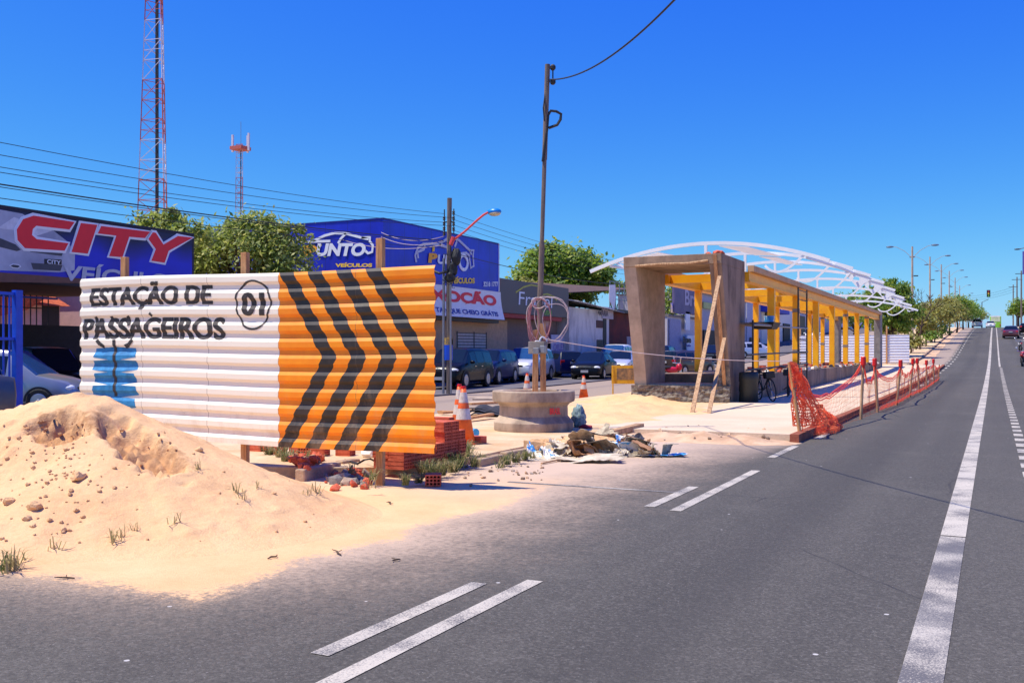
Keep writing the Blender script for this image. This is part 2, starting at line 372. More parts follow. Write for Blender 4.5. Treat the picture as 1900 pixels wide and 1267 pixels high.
# median: rounded nose behind the hoarding, then the station platform pavement, then the planted strip
def med(y):
    t = min(max((y-10.3)/1.6, 0), 1); k = math.sqrt(max(1-(1-t)**2, 0)); mid = -9.4
    return (mid+(-12.2-mid)*k, mid+(-6.75-mid)*k)
sheet('median', 0, 0, [10.3, 10.34, 10.45, 10.6, 10.8, 11.1, 11.5, 11.9]+yr(12.4, 31, 1.5)+yr(33, 420, 4), .10, M['median'], 10, skirt=.16, xf=med)
sheet('pavement', -7.0, -3.25, yr(18.4, 76, 2), .115, M['slab'], 4, skirt=.2, xf=lambda y: (-7, -3.25 if y > 18.5 else -3.3))
sheet('brick_kerb', -3.25, -3.09, yr(18.0, 76, 2), .15, M['brickkerb'], 2, skirt=.2)
sheet('planted_median', -6.9, -5.65, yr(77, 420, 4), .14, M['median'], 3, skirt=.2)
sheet('planted_kerb', -5.65, -5.5, yr(77, 420, 4), .17, M['kerbm'], 2, skirt=.2)
sheet('dirt_verge', -5.5, -4.7, yr(77, 200, 3), .012, M['dirt'], 3, jag=.35)
# broken kerb stones round the nose of the median (real separate stones)
def kerbstone(p, q, hgt, label, wd=.14):
    p, q = Vector(p), Vector(q); mb = MB(); d = q-p; R = Matrix.Rotation(math.atan2(d.y, d.x), 3, 'Z')
    mb.box((0, 0, hgt/2), (d.length, wd, hgt), R); o = mb.build('kerb_stone', M['kerbm'], bevel=.02)
    o.location = ((p.x+q.x)/2, (p.y+q.y)/2, min(p.z, q.z)-.02); return tag(o, label, 'kerb stone')
# painted markings, worn
def paintmat(name, wear):
    N = NT(name); p = N.pos(); f = N.noise(p, 75, 6, .85); g = N.noise(p, 2.2, 4)
    k = N.ramp(N.math('ADD', f, N.math('MULTIPLY', N.math('SUBTRACT', g, .5), .5)), wear-.07, wear+.07)
    cl = N.mix(k, (.12, .112, .115, 1), L(200, 190, 174)); cl = N.mix(N.math('MULTIPLY', N.ramp(N.noise(p, 1.1, 4), .4, .7), .3), cl, (.35, .33, .32, 1))
    N.link(cl, N.b.inputs['Base Color']); N.b.inputs['Roughness'].default_value = .8; N.bump(f, .3, .004); return N.m
P_worn = paintmat('worn_road_paint', .53); P_good = paintmat('road_paint', .47)
def strip(name, xa, xb, ya, yb, m):
    return sheet(name, xa, xb, yr(ya, yb, 2), .005, m, 2)
lane = MB()
def ladd(mb, xa, xb, ya, yb, off=0):
    ys = yr(ya, yb, 2.5)
    for i in range(len(ys)-1):
        mb.quad((xa, ys[i], tz(ys[i])+.005), (xb, ys[i], tz(ys[i])+.005), (xb, ys[i+1], tz(ys[i+1])+.005), (xa, ys[i+1], tz(ys[i+1])+.005))
mb = MB(); ladd(mb, -.42, -.22, -3, 9.42); struct(mb.build('centre_line', P_worn))
mb = MB(); ladd(mb, -.42, -.22, 9.46, 215); struct(mb.build('centre_line', P_good))
mb = MB()
for xa, segs in ((-2.95, [(2.2, 6.35), (9.75, 13.55)]), (-3.27, [(4.3, 6.12), (9.9, 11.6)])):
    for a_, b_ in segs: ladd(mb, xa, xa+.12, a_, b_)
ladd(mb, -3.1, -2.98, 15.3, 17.4); ladd(mb, -3.0, -2.88, 19.0, 20.4)
y = 43.0
while y < 205:
    ladd(mb, -2.98, -2.84, y, y+1.6)
    if y < 120: ladd(mb, -3.28, -3.16, y+1.6, y+2.7)
    y += 4.2
struct(mb.build('lane_dashes', P_good))
mb = MB(); y = 12.0
while y < 75: ladd(mb, .34, .5, y, y+.62); y += 1.15
ladd(mb, .3, .42, 76, 205); struct(mb.build('contraflow_dots', P_good))
mb = MB(); mb.quad((-5.4, 11.02, tz(11)+.005), (-3.2, 11.0, tz(11)+.005), (-3.2, 11.07, tz(11)+.005), (-5.4, 11.1, tz(11)+.005))
mb.quad((-5.0, 12.9, .005), (-3.4, 12.75, .005), (-3.4, 12.8, .005), (-5.0, 12.97, .005)); struct(mb.build('faded_cross_line', P_worn))
# ------------------------------------------------------------------ sand pile
def pile(x, y):
    dx, dy = x+8.6, y-7.35
    wx = .35*mnoise.noise((x*.5, y*.5, 4.2)); dx += wx; dy += .2*mnoise.noise((x*.6, y*.6, 9.7))
    rho = math.hypot(dx/(3.15 if dx > 0 else 4.4), dy/(2.5 if dy < 0 else 2.2)); rho = math.sqrt(rho*rho+.012)-.1
    h = 1.27*max(0, 1-rho)**1.15 if rho < 1 else -.02
    ap = 1-((x+8.6)/3.9)**2-((y-7.0)/2.35)**2+.25*mnoise.noise((x*.7, y*.7, 3))
    h = math.log(math.exp(9*h)+math.exp(9*min(.1, .1*ap)))/9-.08 if ap > -1.2 else h
    h += .05*mnoise.noise((x*1.1, y*1.1, 2))*min(1, max(0, 1.1-rho)*2)+.02*mnoise.noise((x*3.5, y*3.5, 5))*min(1, max(0, 1-rho)*3)
    def hol(cx, cy, rx, ry, dp, ang):
        u, v = x-cx, y-cy; ca, sa = math.cos(ang), math.sin(ang); a, b = u*ca+v*sa, -u*sa+v*ca
        t = math.hypot(a/rx, b/ry); t += .35*mnoise.noise((x*7, y*7, 6)); return -dp*max(0, 1-t**5) if t < 1 else 0
    if h > .1:
        h += .05*max(0, mnoise.noise((x*6.5, y*6.5, 11))-.15)*(1.6 if x < -8.2 else .7)+.035*max(0, mnoise.noise((x*13, y*13, 12))-.2)*(1.5 if x < -8.4 else .6)
        an = math.atan2(dy, dx); h += .018*mnoise.noise((an*9, rho*1.2, 3))*min(1, rho*2)+.01*mnoise.noise((an*24, rho*2, 8))*min(1, rho*2)
        h -= .035*max(0, mnoise.noise((x*2.6, y*2.6, 21))-.25)
    h += hol(-8.1, 6.72, .34, .24, .2, .1)*(1+.9*mnoise.noise((x*14, y*6, 1))+.5*mnoise.noise((x*26, y*12, 1)))
    h += hol(-7.3, 6.98, .75, .26, .2, -.3)*(1+.6*mnoise.noise((x*9, y*12, 3))+.4*mnoise.noise((x*20, y*24, 3)))
    h += hol(-8.6, 6.2, .35, .2, .06, .3)
    return h
def pile_hit(px, py):
    a, b = ray(px); best = None
    for i in range(400):
        d = 5+i*.02; z = CAMH+(HOR-py)/F_*d
        if z <= pile(a*d, b*d): return Vector((a*d, b*d, pile(a*d, b*d)))
    return G(px, py)
N = NT('builders_sand'); p = N.pos()
cl = N.mix(N.ramp(N.noise(p, 1.3, 6, .6), .3, .7), L(238, 196, 148), L(224, 176, 128)); cl = N.mix(N.math('MULTIPLY', N.ramp(N.noise(p, 26, 5, .7), .45, .75), .35), cl, L(196, 144, 100))
cl = N.mix(N.math('MULTIPLY', N.ramp(N.noise(p, 120, 2, .5), .55, .75), .3), cl, L(250, 226, 190))
# darker brown sand where the heap was dug into
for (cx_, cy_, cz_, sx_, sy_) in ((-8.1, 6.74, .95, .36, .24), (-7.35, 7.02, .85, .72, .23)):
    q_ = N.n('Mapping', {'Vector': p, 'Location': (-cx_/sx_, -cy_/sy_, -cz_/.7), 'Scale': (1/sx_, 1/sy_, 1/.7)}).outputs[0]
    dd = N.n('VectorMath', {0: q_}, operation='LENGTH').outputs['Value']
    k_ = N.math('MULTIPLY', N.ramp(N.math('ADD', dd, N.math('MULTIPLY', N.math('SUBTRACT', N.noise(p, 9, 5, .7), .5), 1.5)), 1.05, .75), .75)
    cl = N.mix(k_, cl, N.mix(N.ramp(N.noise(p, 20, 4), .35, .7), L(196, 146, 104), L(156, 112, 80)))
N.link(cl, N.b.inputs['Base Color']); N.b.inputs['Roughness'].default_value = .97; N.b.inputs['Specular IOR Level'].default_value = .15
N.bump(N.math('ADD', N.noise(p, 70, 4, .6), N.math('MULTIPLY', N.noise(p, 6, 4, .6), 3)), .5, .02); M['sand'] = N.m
def field(name, fn, x0, x1, y0, y1, st, m, label, cat, base=0.0, cut=-.02):
    xs = np.arange(x0, x1+st/2, st); ys = np.arange(y0, y1+st/2, st); V = []; idx = {}; Fc = []
    H = [[fn(x, y) for y in ys] for x in xs]; mb = MB()
    for i in range(len(xs)-1):
        for j in range(len(ys)-1):
            q = [(i, j), (i+1, j), (i+1, j+1), (i, j+1)]
            if max(H[a][b] for a, b in q) < cut: continue
            for k in q:
                if k not in idx: idx[k] = len(V); V.append((xs[k[0]], ys[k[1]], base+H[k[0]][k[1]]))
            Fc.append(tuple(idx[k] for k in q))
    mb.raw(V, Fc); c = ((x0+x1)/2, (y0+y1)/2, base); o = mb.build(name, m, off=c, smooth=True); return tag(o, label, cat)
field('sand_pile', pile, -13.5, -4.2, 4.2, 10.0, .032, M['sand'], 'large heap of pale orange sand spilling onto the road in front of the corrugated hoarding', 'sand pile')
def mound(cx, cy, rx, ry, h, sd, amp=.6):
    def f(x, y):
        t = math.hypot((x-cx)/rx, (y-cy)/ry)+.22*mnoise.noise((x*.9, y*.9, sd))
        return h*max(0, 1-t)**1.2+(amp*h*mnoise.noise((x*2.2, y*2.2, sd))+.07*max(0, mnoise.noise((x*4.5, y*4.5, sd+2)))+.03*mnoise.noise((x*9, y*9, sd)))*max(0, min(1, 1.1-t)) if t < 1.1 else -.06
    return f
for (cx, cy, rx, ry, h, sd, lb, m_) in (
    (-8.5, 24.3, 2.4, 2.6, .2, 3, 'low trampled mound of yellow sand between the planter and the portal', 'sand'),
    (-9.6, 28.2, 1.9, 1.1, .26, 5, 'sandy heap banked against the stone footing of the portal', 'sand'),
    (-8.0, 20.9, 1.6, 1.2, .16, 8, 'flat patch of sand right behind the concrete planter', 'sand'),
    (-4.9, 17.9, 1.9, .7, .16, 6, 'brown dirt ridge with rubble along the front edge of the station pavement', 'dirt')):
    field('sand_mound' if m_ == 'sand' else 'dirt_mound', mound(cx, cy, rx, ry, h, sd), cx-rx*1.3, cx+rx*1.3, cy-ry*1.3, cy+ry*1.3, .09, M[m_], lb, 'sand mound' if m_ == 'sand' else 'dirt mound', base=(.1 if cx < -6.8 else 0)+tz(cy))
# clods of sand and stones on the pile
cl0 = None
for i in range(210):
    if i < 6: px, py, s = [(145, 890, .07), (65, 945, .06), (18, 935, .05), (50, 965, .035), (370, 838, .04), (118, 985, .03)][i]
    else: px, py, s = random.choice([random.gauss(60, 70), random.gauss(110, 60), random.uniform(-20, 620)]), random.choice([random.gauss(850, 40), random.uniform(790, 1010)]), random.choice([random.uniform(.006, .014), random.uniform(.008, .024)])
    q = pile_hit(px, py)
    if q.z < .03: continue
    if cl0 is None or i < 6:
        mb = MB(); mb.raw(*blob((0, 0, 0), (1, .85, .7), 2, .5, i+1, 1.8)); c = mb.build('sand_clod', M['sand'])
        if cl0 is None: cl0 = c
    else: c = cl0.copy(); COL.objects.link(c)
    c.location = q+Vector((0, 0, s*.35)); c.scale = (s, s, s); c.rotation_euler = (0, 0, random.random()*6)
    tag(c, 'clod of caked sand lying on the flank of the sand heap', 'clod', 'clods on the sand heap')
# ------------------------------------------------------------------ corrugated hoarding with its lettering
HX0, HX1, HY, HZ0, HZ1 = -11.58, -5.82, 9.98, .46, 2.64
PER = .2075
prof = [(0, 0), (.32, 0), (.57, .031), (.8, .031), (1.0, 0)]   # fraction of a period -> depth behind the front crest
def cor(z):
    t = ((z-HZ0)/PER) % 1.0
    return float(np.interp(t, [a for a, b in prof], [b for a, b in prof]))
zbr = sorted({round(HZ0+(k+a)*PER, 5) for k in range(-1, 12) for a, b in prof if HZ0 <= HZ0+(k+a)*PER <= HZ1} | {HZ1})
hoard = thing('hoarding', 'white corrugated metal hoarding with an orange half of black chevrons behind the sand heap', 'hoarding', (HX0, HY, 0))
N = NT('painted_corrugated_sheet'); o_ = N.obj(); sx = N.n('SeparateXYZ', {0: o_}); X, Z = sx.outputs[0], sx.outputs[2]
jit = N.math('MULTIPLY', N.math('SUBTRACT', N.noise(o_, 14, 3), .5), .018)
xl = N.math('SUBTRACT', N.math('ADD', X, jit), 3.5)
sh = N.math('MULTIPLY', N.math('SUBTRACT', 1.0, N.math('DIVIDE', N.math('ABSOLUTE', N.math('SUBTRACT', Z, 1.535)), 1.08)), .665)
k = N.math('DIVIDE', N.math('SUBTRACT', xl, sh), .43)
blk = N.math('MULTIPLY', N.math('LESS_THAN', N.math('FRACT', k), .51), N.math('MULTIPLY', N.math('GREATER_THAN', k, 0), N.math('LESS_THAN', k, 3.9)))
org = N.math('GREATER_THAN', xl, 0)
smear = N.ramp(N.noise(N.n('Mapping', {'Vector': o_, 'Scale': (.7, 1, 2.2)}).outputs[0], 1.6, 6, .68), .60, .76)
spk = N.ramp(N.noise(o_, 22, 4, .7), .66, .74)
wht = N.mix(N.math('MULTIPLY', smear, .38), L(252, 242, 222), L(176, 156, 140)); wht = N.mix(N.math('MULTIPLY', spk, .4), wht, L(120, 112, 112))
oc = N.mix(N.ramp(N.noise(o_, 2.5, 5, .65), .35, .7), L(255, 154, 6), L(244, 130, 4)); oc = N.mix(N.math('MULTIPLY', spk, .3), oc, L(190, 90, 10))
bc = N.mix(N.ramp(N.noise(o_, 5, 5, .7), .4, .8), L(38, 32, 30), L(66, 56, 54))
# lap seams between sheets, rust freckles, dusty splashes along the bottom edge
fin = N.mix(org, wht, N.mix(blk, oc, bc))
seam = N.math('LESS_THAN', N.math('FRACT', N.math('DIVIDE', N.math('ADD', X, N.math('MULTIPLY', jit, .6)), 1.165)), .0075)
fin = N.mix(N.math('MULTIPLY', seam, .55), fin, L(92, 74, 62))
fin = N.mix(N.math('MULTIPLY', N.ramp(N.noise(o_, 17, 5, .75), .71, .76), .3), fin, L(132, 92, 70))
spl = N.ramp(N.math('SUBTRACT', N.noise(N.n('Mapping', {'Vector': o_, 'Scale': (1, 1, .5)}).outputs[0], 4, 6, .7), N.math('MULTIPLY', Z, .22)), .34, .5)
fin = N.mix(N.math('MULTIPLY', spl, .24), fin, L(196, 160, 124))
N.link(fin, N.b.inputs['Base Color']); N.b.inputs['Roughness'].default_value = .42; N.b.inputs['Specular IOR Level'].default_value = .5
N.bump(N.noise(o_, 3, 3), .12, .02); M['hoard'] = N.m
mb = MB(); xs_ = list(np.linspace(0, HX1-HX0, 24))
def wob(x, z): return .012*mnoise.noise((x*1.1, z*1.3, 7))
for back in (0, .004):
    for i in range(len(xs_)-1):
        for j in range(len(zbr)-1):
            a, b, z0, z1 = xs_[i], xs_[i+1], zbr[j], zbr[j+1]
            g = lambda x, z, sl=.0: (x, cor(z-1e-4 if z == HZ1 else z)+back+wob(x, z), z+.012*math.sin(x*1.3)-.006*x)
            mb.quad(g(a, z0), g(b, z0), g(b, z1), g(a, z1))
bm_o = mb.build('corrugated_sheet', M['hoard'], hoard)
def onsheet(mb_in):
    # cut a flat print along the ribs and lay it on the corrugation
    bm = bmesh.new(); me = bpy.data.meshes.new('t'); me.from_pydata(mb_in.v, [], mb_in.f); bm.from_mesh(me); bpy.data.meshes.remove(me)
    for z in zbr: bmesh.ops.bisect_plane(bm, geom=bm.verts[:]+bm.edges[:]+bm.faces[:], plane_co=(0, 0, z), plane_no=(0, 0, 1))
    for xx in xs_: bmesh.ops.bisect_plane(bm, geom=bm.verts[:]+bm.edges[:]+bm.faces[:], plane_co=(xx, 0, 0), plane_no=(1, 0, 0))
    o = MB(); bm.verts.index_update()
    o.raw([(v.co.x, cor(v.co.z)-.0035+wob(v.co.x, v.co.z), v.co.z+.012*math.sin(v.co.x*1.3)-.006*v.co.x) for v in bm.verts], [tuple(v.index for v in f.verts) for f in bm.faces]); bm.free(); return o
FL = lambda a, b, t: (a, 0, b)
paint_blk = mat('sprayed_black_paint', L(40, 34, 33), .5, col2=L(74, 66, 64), scale=9)
for body_, a0_, a1_, b0_, b1_ in (('ESTAÇÃO DE', .2, 2.39, 2.19, 2.56), ('PASSAGEIROS', .06, 2.6, 1.79, 2.08), ('01', 2.9, 3.26, 2.1, 2.4)):
    acc = MB()
    for k_ in range(3):   # laid on in three passes of the stencil brush, each a touch wider
        o = onsheet(text(FL, body_, a0_+.011*k_, a1_+.011*k_, b0_, b1_, bold=.022)); acc.raw([(x, y-.0008*k_, z) for x, y, z in o.v], o.f)
    acc.build('lettering', paint_blk, hoard)
mb = MB(); P = [(3.09+.29*math.cos(t)*(1+.06*math.sin(3*t)), 2.24+.32*math.sin(t)) for t in np.linspace(0, 2*math.pi, 40)[:-1]]
n_ = len(P); Q = [((x-3.09)*.9+3.09, (z-2.24)*.92+2.24) for x, z in P]
for i in range(n_): mb.face([FL(*P[i], 0), FL(*P[(i+1) % n_], 0), FL(*Q[(i+1) % n_], 0), FL(*Q[i], 0)])
onsheet(mb).build('number_ring', paint_blk, hoard)
mb = MB()
for r_ in range(5):
    z1 = 1.66-r_*.172; z0 = z1-.15; wd = .40+.03*(r_ % 2)
    mb.face([FL(.67-wd, z0+.03, 0), FL(.67, z0-.02, 0), FL(.67+wd, z0+.03, 0), FL(.67+wd*.93, z1, 0), FL(.67, z1+.02, 0), FL(.67-wd*.93, z1, 0)])
onsheet(mb).build('painted_emblem', mat('sprayed_blue_paint', L(56, 146, 204), .5, col2=L(40, 112, 166), scale=9), hoard)
mb = MB()
for pts in ([(.3, 2.1), (.33, 1.98)], [(.6, 2.1), (.62, 1.97)], [(.9, 2.1), (.94, 1.97)], [(.33, 1.78), (.4, 1.72), (.47, 1.68)], [(.66, 1.78), (.67, 1.6), (.68, 1.0)], [(1.0, 1.78), (.94, 1.71), (.86, 1.68)], [(1.32, 2.1), (1.35, 2.13)]):
    for i in range(len(pts)-1):
        (a, b), (c, d) = pts[i], pts[i+1]; dx, dz = c-a, d-b; l_ = math.hypot(dx, dz); nx, nz = -dz/l_*.028, dx/l_*.028
        mb.face([FL(a+nx, b+nz, 0), FL(a-nx, b-nz, 0), FL(c-nx, d-nz, 0), FL(c+nx, d+nz, 0)])
o = onsheet(mb); o.v = [(x, y-.002, z) for x, y, z in o.v]; o.build('sprayed_drips', paint_blk, hoard)
for x, zt in ((.72, 2.93), (2.85, 2.9), (4.93, 2.98)):
    mb = MB(); mb.box((x, .14, zt/2-.05), (.095, .07, zt+.1)); mb.build('post', M['wood'], hoard, bevel=.006)
mb = MB(); mb.box((2.9, .085, 2.3), (5.3, .04, .07)); mb.box((2.9, .085, .8), (5.3, .04, .07)); mb.build('rail', M['wood'], hoard)
# ------------------------------------------------------------------ hollow bricks
def brick_proto():
    # 19 x 14 x 24 cm block, eight open cells on the end faces
    mb = MB(); W_, H_, D_ = .19, .135, .235; t = .014; nx, nz = 4, 3
    xs = [-W_/2]; 
    cw = (W_-t*(nx+1))/nx; ch = (H_-t*(nz+1))/nz
    mb.m = 0
    for side in (-1, 1):
        y = side*D_/2
        for i in range(nx+1):
            x0 = -W_/2+i*(cw+t); mb.quad((x0, y, 0), (x0+t, y, 0), (x0+t, y, H_), (x0, y, H_))
            if i < nx:
                for j in range(nz+1):
                    z0 = j*(ch+t); mb.quad((x0+t, y, z0), (x0+t+cw, y, z0), (x0+t+cw, y, z0+t), (x0+t, y, z0+t))
                    if j < nz:
                        a, b, c, d = x0+t, x0+t+cw, z0+t, z0+t+ch; yi = y-side*.08
                        for p, q in (((a, c), (b, c)), ((b, c), (b, d)), ((b, d), (a, d)), ((a, d), (a, c))): mb.quad((p[0], y, p[1]), (q[0], y, q[1]), (q[0], yi, q[1]), (p[0], yi, p[1]))
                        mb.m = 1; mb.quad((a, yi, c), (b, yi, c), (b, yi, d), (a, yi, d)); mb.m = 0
    for z in (0, H_): mb.quad((-W_/2, -D_/2, z), (W_/2, -D_/2, z), (W_/2, D_/2, z), (-W_/2, D_/2, z))
    for x in (-W_/2, W_/2):
        for k in range(5):
            z0, z1 = H_*k/5, H_*(k+1)/5; e = .003 if k % 2 else 0
            sg = 1 if x > 0 else -1; mb.quad((x-sg*e, -D_/2, z0), (x-sg*e, D_/2, z0), (x-sg*e, D_/2, z1), (x-sg*e, -D_/2, z1))
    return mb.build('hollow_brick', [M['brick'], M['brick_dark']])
bp = None
def put_brick(x, y, z, rz, label, group, tilt=None):
    global bp
    if bp is None: bp = brick_proto(); b = bp
    else: b = bp.copy(); COL.objects.link(b)
    b.location = (x, y, z); b.rotation_euler = tilt or (0, 0, rz); s = random.uniform(.97, 1.02); b.scale = (s, s, 1); tag(b, label, 'brick', group); return b
gA = 'hollow bricks stacked beside the hoarding'; lA = 'red hollow brick in the stack at the orange end of the hoarding'
bx, by = -6.84, 10.86
for row in range(5):
    for i in range(8):
        for dpt in range(2):
            top = 1 if i < 5 else (3 if i < 7 else 2)
            if row > top: continue
            ang = math.pi/2-.03; dx = (i*.196)*math.cos(ang)-dpt*.24*math.sin(ang); dy = (i*.196)*math.sin(ang)+dpt*.24*math.cos(ang)
            put_brick(bx+dx+random.gauss(0, .006), by+dy+random.gauss(0, .01), .12+row*.137, ang+random.gauss(0, .02), lA, gA)
for i in range(3):   # bricks on their sides, a second course farther back
    for row in range(4): put_brick(-7.78+i*.24, 12.75+i*.03, .11+row*.137, .1+math.pi/2+random.gauss(0, .03), 'red hollow brick in the smooth sided stack behind the front brick stack', 'hollow bricks stacked farther back')
for i in range(7):
    put_brick(-10.1+i*.26+random.gauss(0, .04), 11.9+random.gauss(0, .12), .1, random.choice((0, 1.57))+random.gauss(0, .12), 'red hollow brick lying in the row under the white half of the hoarding', 'hollow bricks under the hoarding')
put_brick(-6.05, 10.35, .02, .5, 'single hollow brick lying in the weeds below the orange corner of the hoarding', None)
put_brick(G(1520, 766).x, G(1520, 766).y, .12, .25, 'upright red brick standing alone on the pavement behind the orange net', None)
# kerb stones
kerbstone(G(556, 893), G(625, 877), .17, 'broken kerb stone half buried in sand below the hoarding')
kerbstone(G(628, 874), G(662, 869), .16, 'short tilted kerb stone next to the rubble below the hoarding')
kerbstone(G(884, 866), G(928, 856), .13, 'kerb stone beside the weeds right of the brick stack')
kerbstone(G(934, 852), G(985, 843), .13, 'sun bleached kerb stone just left of the rubbish heap')
# rubble lumps
rb = None
def lump(q, s, m, label, group, cat='rubble', sq=.7, sd=None, name='rubble_lump'):
    mb = MB(); mb.raw(*blob((0, 0, 0), (1, random.uniform(.6, 1), random.uniform(.45, .8)), 1, .75, sd or random.randint(1, 999), 1.6)); o = mb.build(name, m)
    o.location = q+Vector((0, 0, s*.3)); o.scale = (s, s, s); o.rotation_euler = (random.random(), random.random(), random.random()*6); return tag(o, label, cat, group)
for i in range(46):
    px, py = random.gauss(642, 26), random.gauss(893, 7); lump(G(min(max(px, 585), 700), min(max(py, 880), 910)), random.uniform(.03, .11), random.choice([M['concrete'], M['concrete_grey'], M['concrete_brown'], M['brick']]), 'lump of broken concrete rubble between the sand heap and the hoarding post', 'concrete rubble below the hoarding')
for i in range(34):
    px, py = random.gauss(565, 16), random.gauss(864, 5); q = G(min(max(px, 535), 600), py, .1); q.z += random.uniform(0, .1); lump(q, random.uniform(.04, .09), random.choice([M['brick'], M['brick'], M['wood_pale']]), 'broken piece of red brick in the small pile under the hoarding', 'broken brick pieces under the hoarding', name='brick_piece', cat='brick piece')
for i in range(60):
    px, py = random.uniform(1190, 1480), random.gauss(806, 6); lump(G(px, py, .05), random.uniform(.015, .075), random.choice([M['concrete_brown'], M['concrete'], M['dirt']]), 'stone on the dirt ridge along the front of the station pavement', 'stones on the dirt ridge', name='stone', cat='stone')
for i in range(40):
    px, py = random.uniform(860, 1010), random.gauss(876, 9); lump(G(px, py), random.uniform(.012, .04), random.choice([M['concrete_brown'], M['dirt'], M['concrete']]), 'small stone on the road edge between the weeds and the rubbish heap', 'stones by the rubbish heap', name='stone', cat='stone')
# weeds
def tuft(n, h, spread, seed):
    r = random.Random(seed); mb = MB()
    for i in range(n):
        a = r.random()*6.28; l_ = h*r.uniform(.35, 1.0); le = r.uniform(.3, 1.3)*spread; wd = .0035+.003*r.random(); mb.m = 0 if r.random() < (.6 if n > 20 else .25) else 1
        b = Vector((r.gauss(0, .03), r.gauss(0, .03), 0)); dr = Vector((math.cos(a), math.sin(a), 0)); sd = Vector((-dr.y, dr.x, 0))*wd
        p1 = b+dr*le*.4*l_+Vector((0, 0, l_*.65)); p2 = b+dr*le*l_+Vector((0, 0, l_*(1-.35*le)))
        mb.quad(b-sd, b+sd, p1+sd*.8, p1-sd*.8); mb.face([p1-sd*.8, p1+sd*.8, p2])
    return mb
protos = []
def put_tuft(q, kind, label, group, s=1.0):
    while len(protos) < 4:
        k = len(protos); o = tuft([120, 90, 9, 34][k], [.34, .26, .16, .2][k], [1.0, 1.1, .8, 1.2][k], k).build('grass_tuft', LEAF['grass']); protos.append([o, False])
    pr = protos[kind]
    if not pr[1]: o = pr[0]; pr[1] = True
    else: o = pr[0].copy(); COL.objects.link(o)
    o.location = q; o.rotation_euler = (0, 0, random.random()*6); o.scale = (s,)*3; return tag(o, label, 'grass', group)
for px, py, k, s in ((852, 868, 0, 1.0), (865, 855, 0, 1.2), (840, 876, 1, 1), (820, 882, 0, .8), (880, 866, 1, .9), (800, 886, 0, 1), (776, 896, 1, .8), (866, 840, 0, .9), (895, 858, 1, .8), (752, 900, 0, .7), (835, 866, 0, 1), (815, 872, 1, 1), (785, 880, 0, .9)):
    put_tuft(G(px, py, .03), k, 'green weed tuft growing at the foot of the brick stack beside the hoarding', 'weeds at the brick stack', s)
for px, py, k, s in ((940, 862, 1, .9), (958, 858, 1, 1), (975, 852, 1, .8), (930, 868, 3, 1), (990, 850, 3, .9)):
    put_tuft(G(px, py, .02), k, 'dry grass tuft along the kerb stones left of the rubbish heap', 'grass by the kerb stones', s)
for px, py, k, s in ((520, 850, 1, 1.1), (545, 853, 3, 1.2), (500, 846, 1, 1), (565, 852, 3, 1), (590, 858, 3, .9), (655, 878, 3, 1), (690, 905, 2, 1.2), (692, 890, 3, 1.1), (530, 858, 1, .9)):
    put_tuft(G(px, py, .08), k, 'straggly yellow grass under the lower edge of the hoarding', 'grass under the hoarding', s)
for px, py, k, s in ((22, 1062, 3, 1.3), (8, 1068, 2, 1.5), (100, 1020, 2, 1), (213, 1005, 2, 1.1), (222, 998, 2, .9), (325, 970, 2, .9), (250, 985, 2, .7), (585, 915, 2, 1.1), (570, 918, 2, .8), (440, 915, 2, 1), (36, 1050, 2, 1.2), (365, 870, 2, .8), (450, 925, 2, .8), (480, 905, 2, .7)):
    q = pile_hit(px, py); q.z = max(q.z-.01, 0); put_tuft(q, k, 'sparse thin grass blades poking out of the sand heap', 'grass in the sand heap', s)
# ------------------------------------------------------------------ traffic cones
def cone(h=.88):
    t = thing('traffic_cone', None, 'traffic cone'); oc_ = mat('cone_orange', L(240, 106, 28), .5, col2=L(206, 84, 30), scale=9); wc = mat('cone_white', L(226, 216, 208), .5, col2=L(180, 166, 156), scale=9)
    R = lambda z: .185-(.185-.035)*(z/h)
    mb = MB(); mb.lathe([(R(0), .03), (R(h), h), (R(h)*.6, h+.004)], 24); mb.build('cone_body', oc_, t, smooth=True)
    mb = MB(); mb.box((0, 0, .016), (.42, .42, .032)); mb.build('base', oc_, t, bevel=.008)
    for a, b in ((.42, .62), (.72, .9)):
        mb = MB(); mb.lathe([(R(h*a)+.003, h*a), (R(h*b)+.003, h*b)], 24, cap=False); mb.build('reflective_band', wc, t, smooth=True)
    mb = MB(); mb.lathe([(R(h*.965)+.003, h*.965), (R(h)+.003, h+.005)], 16, cap=True); mb.build('tip', M['red_plastic'], t)
    return t
cn = cone()
cn.location = G(860, 824, .1); cn['label'] = 'dusty orange and white traffic cone standing nearest, between the brick stack and the planter'; cn.scale = (1.04, 1.04, 1.07)
dup(cn, D(852.5, 17.6, .1), .4, 'orange and white traffic cone standing half hidden right behind the nearest cone', scale=(.95, .95, 1.06))
dup(cn, D(978, 31.5, .1), .8, 'traffic cone seen over the planter rim left of the wooden posts', scale=.95)
dup(cn, G(1083, 741, .0), .2, 'bright red topped traffic cone on the far side street edge right of the planter', scale=.92)
# pipe end behind the cone
mb = MB(); q = G(874, 812, .1); mb.tube([q+Vector((-.5, .25, .09)), q+Vector((.1, 0, .09))], .075, 14); o = mb.build('plastic_pipe', mat('pvc_blue', L(60, 170, 220), .4), off=q); tag(o, 'short blue plastic pipe lying right of the nearest cone', 'pipe')
mb = MB(); q = G(872, 823, .1); mb.box((0, 0, .06), (.3, .2, .12)); o = mb.build('orange_block', M['brick'], bevel=.01); o.location = q+Vector((.05, .12, 0)); tag(o, 'orange clay block lying below the blue pipe by the nearest cone', 'block')
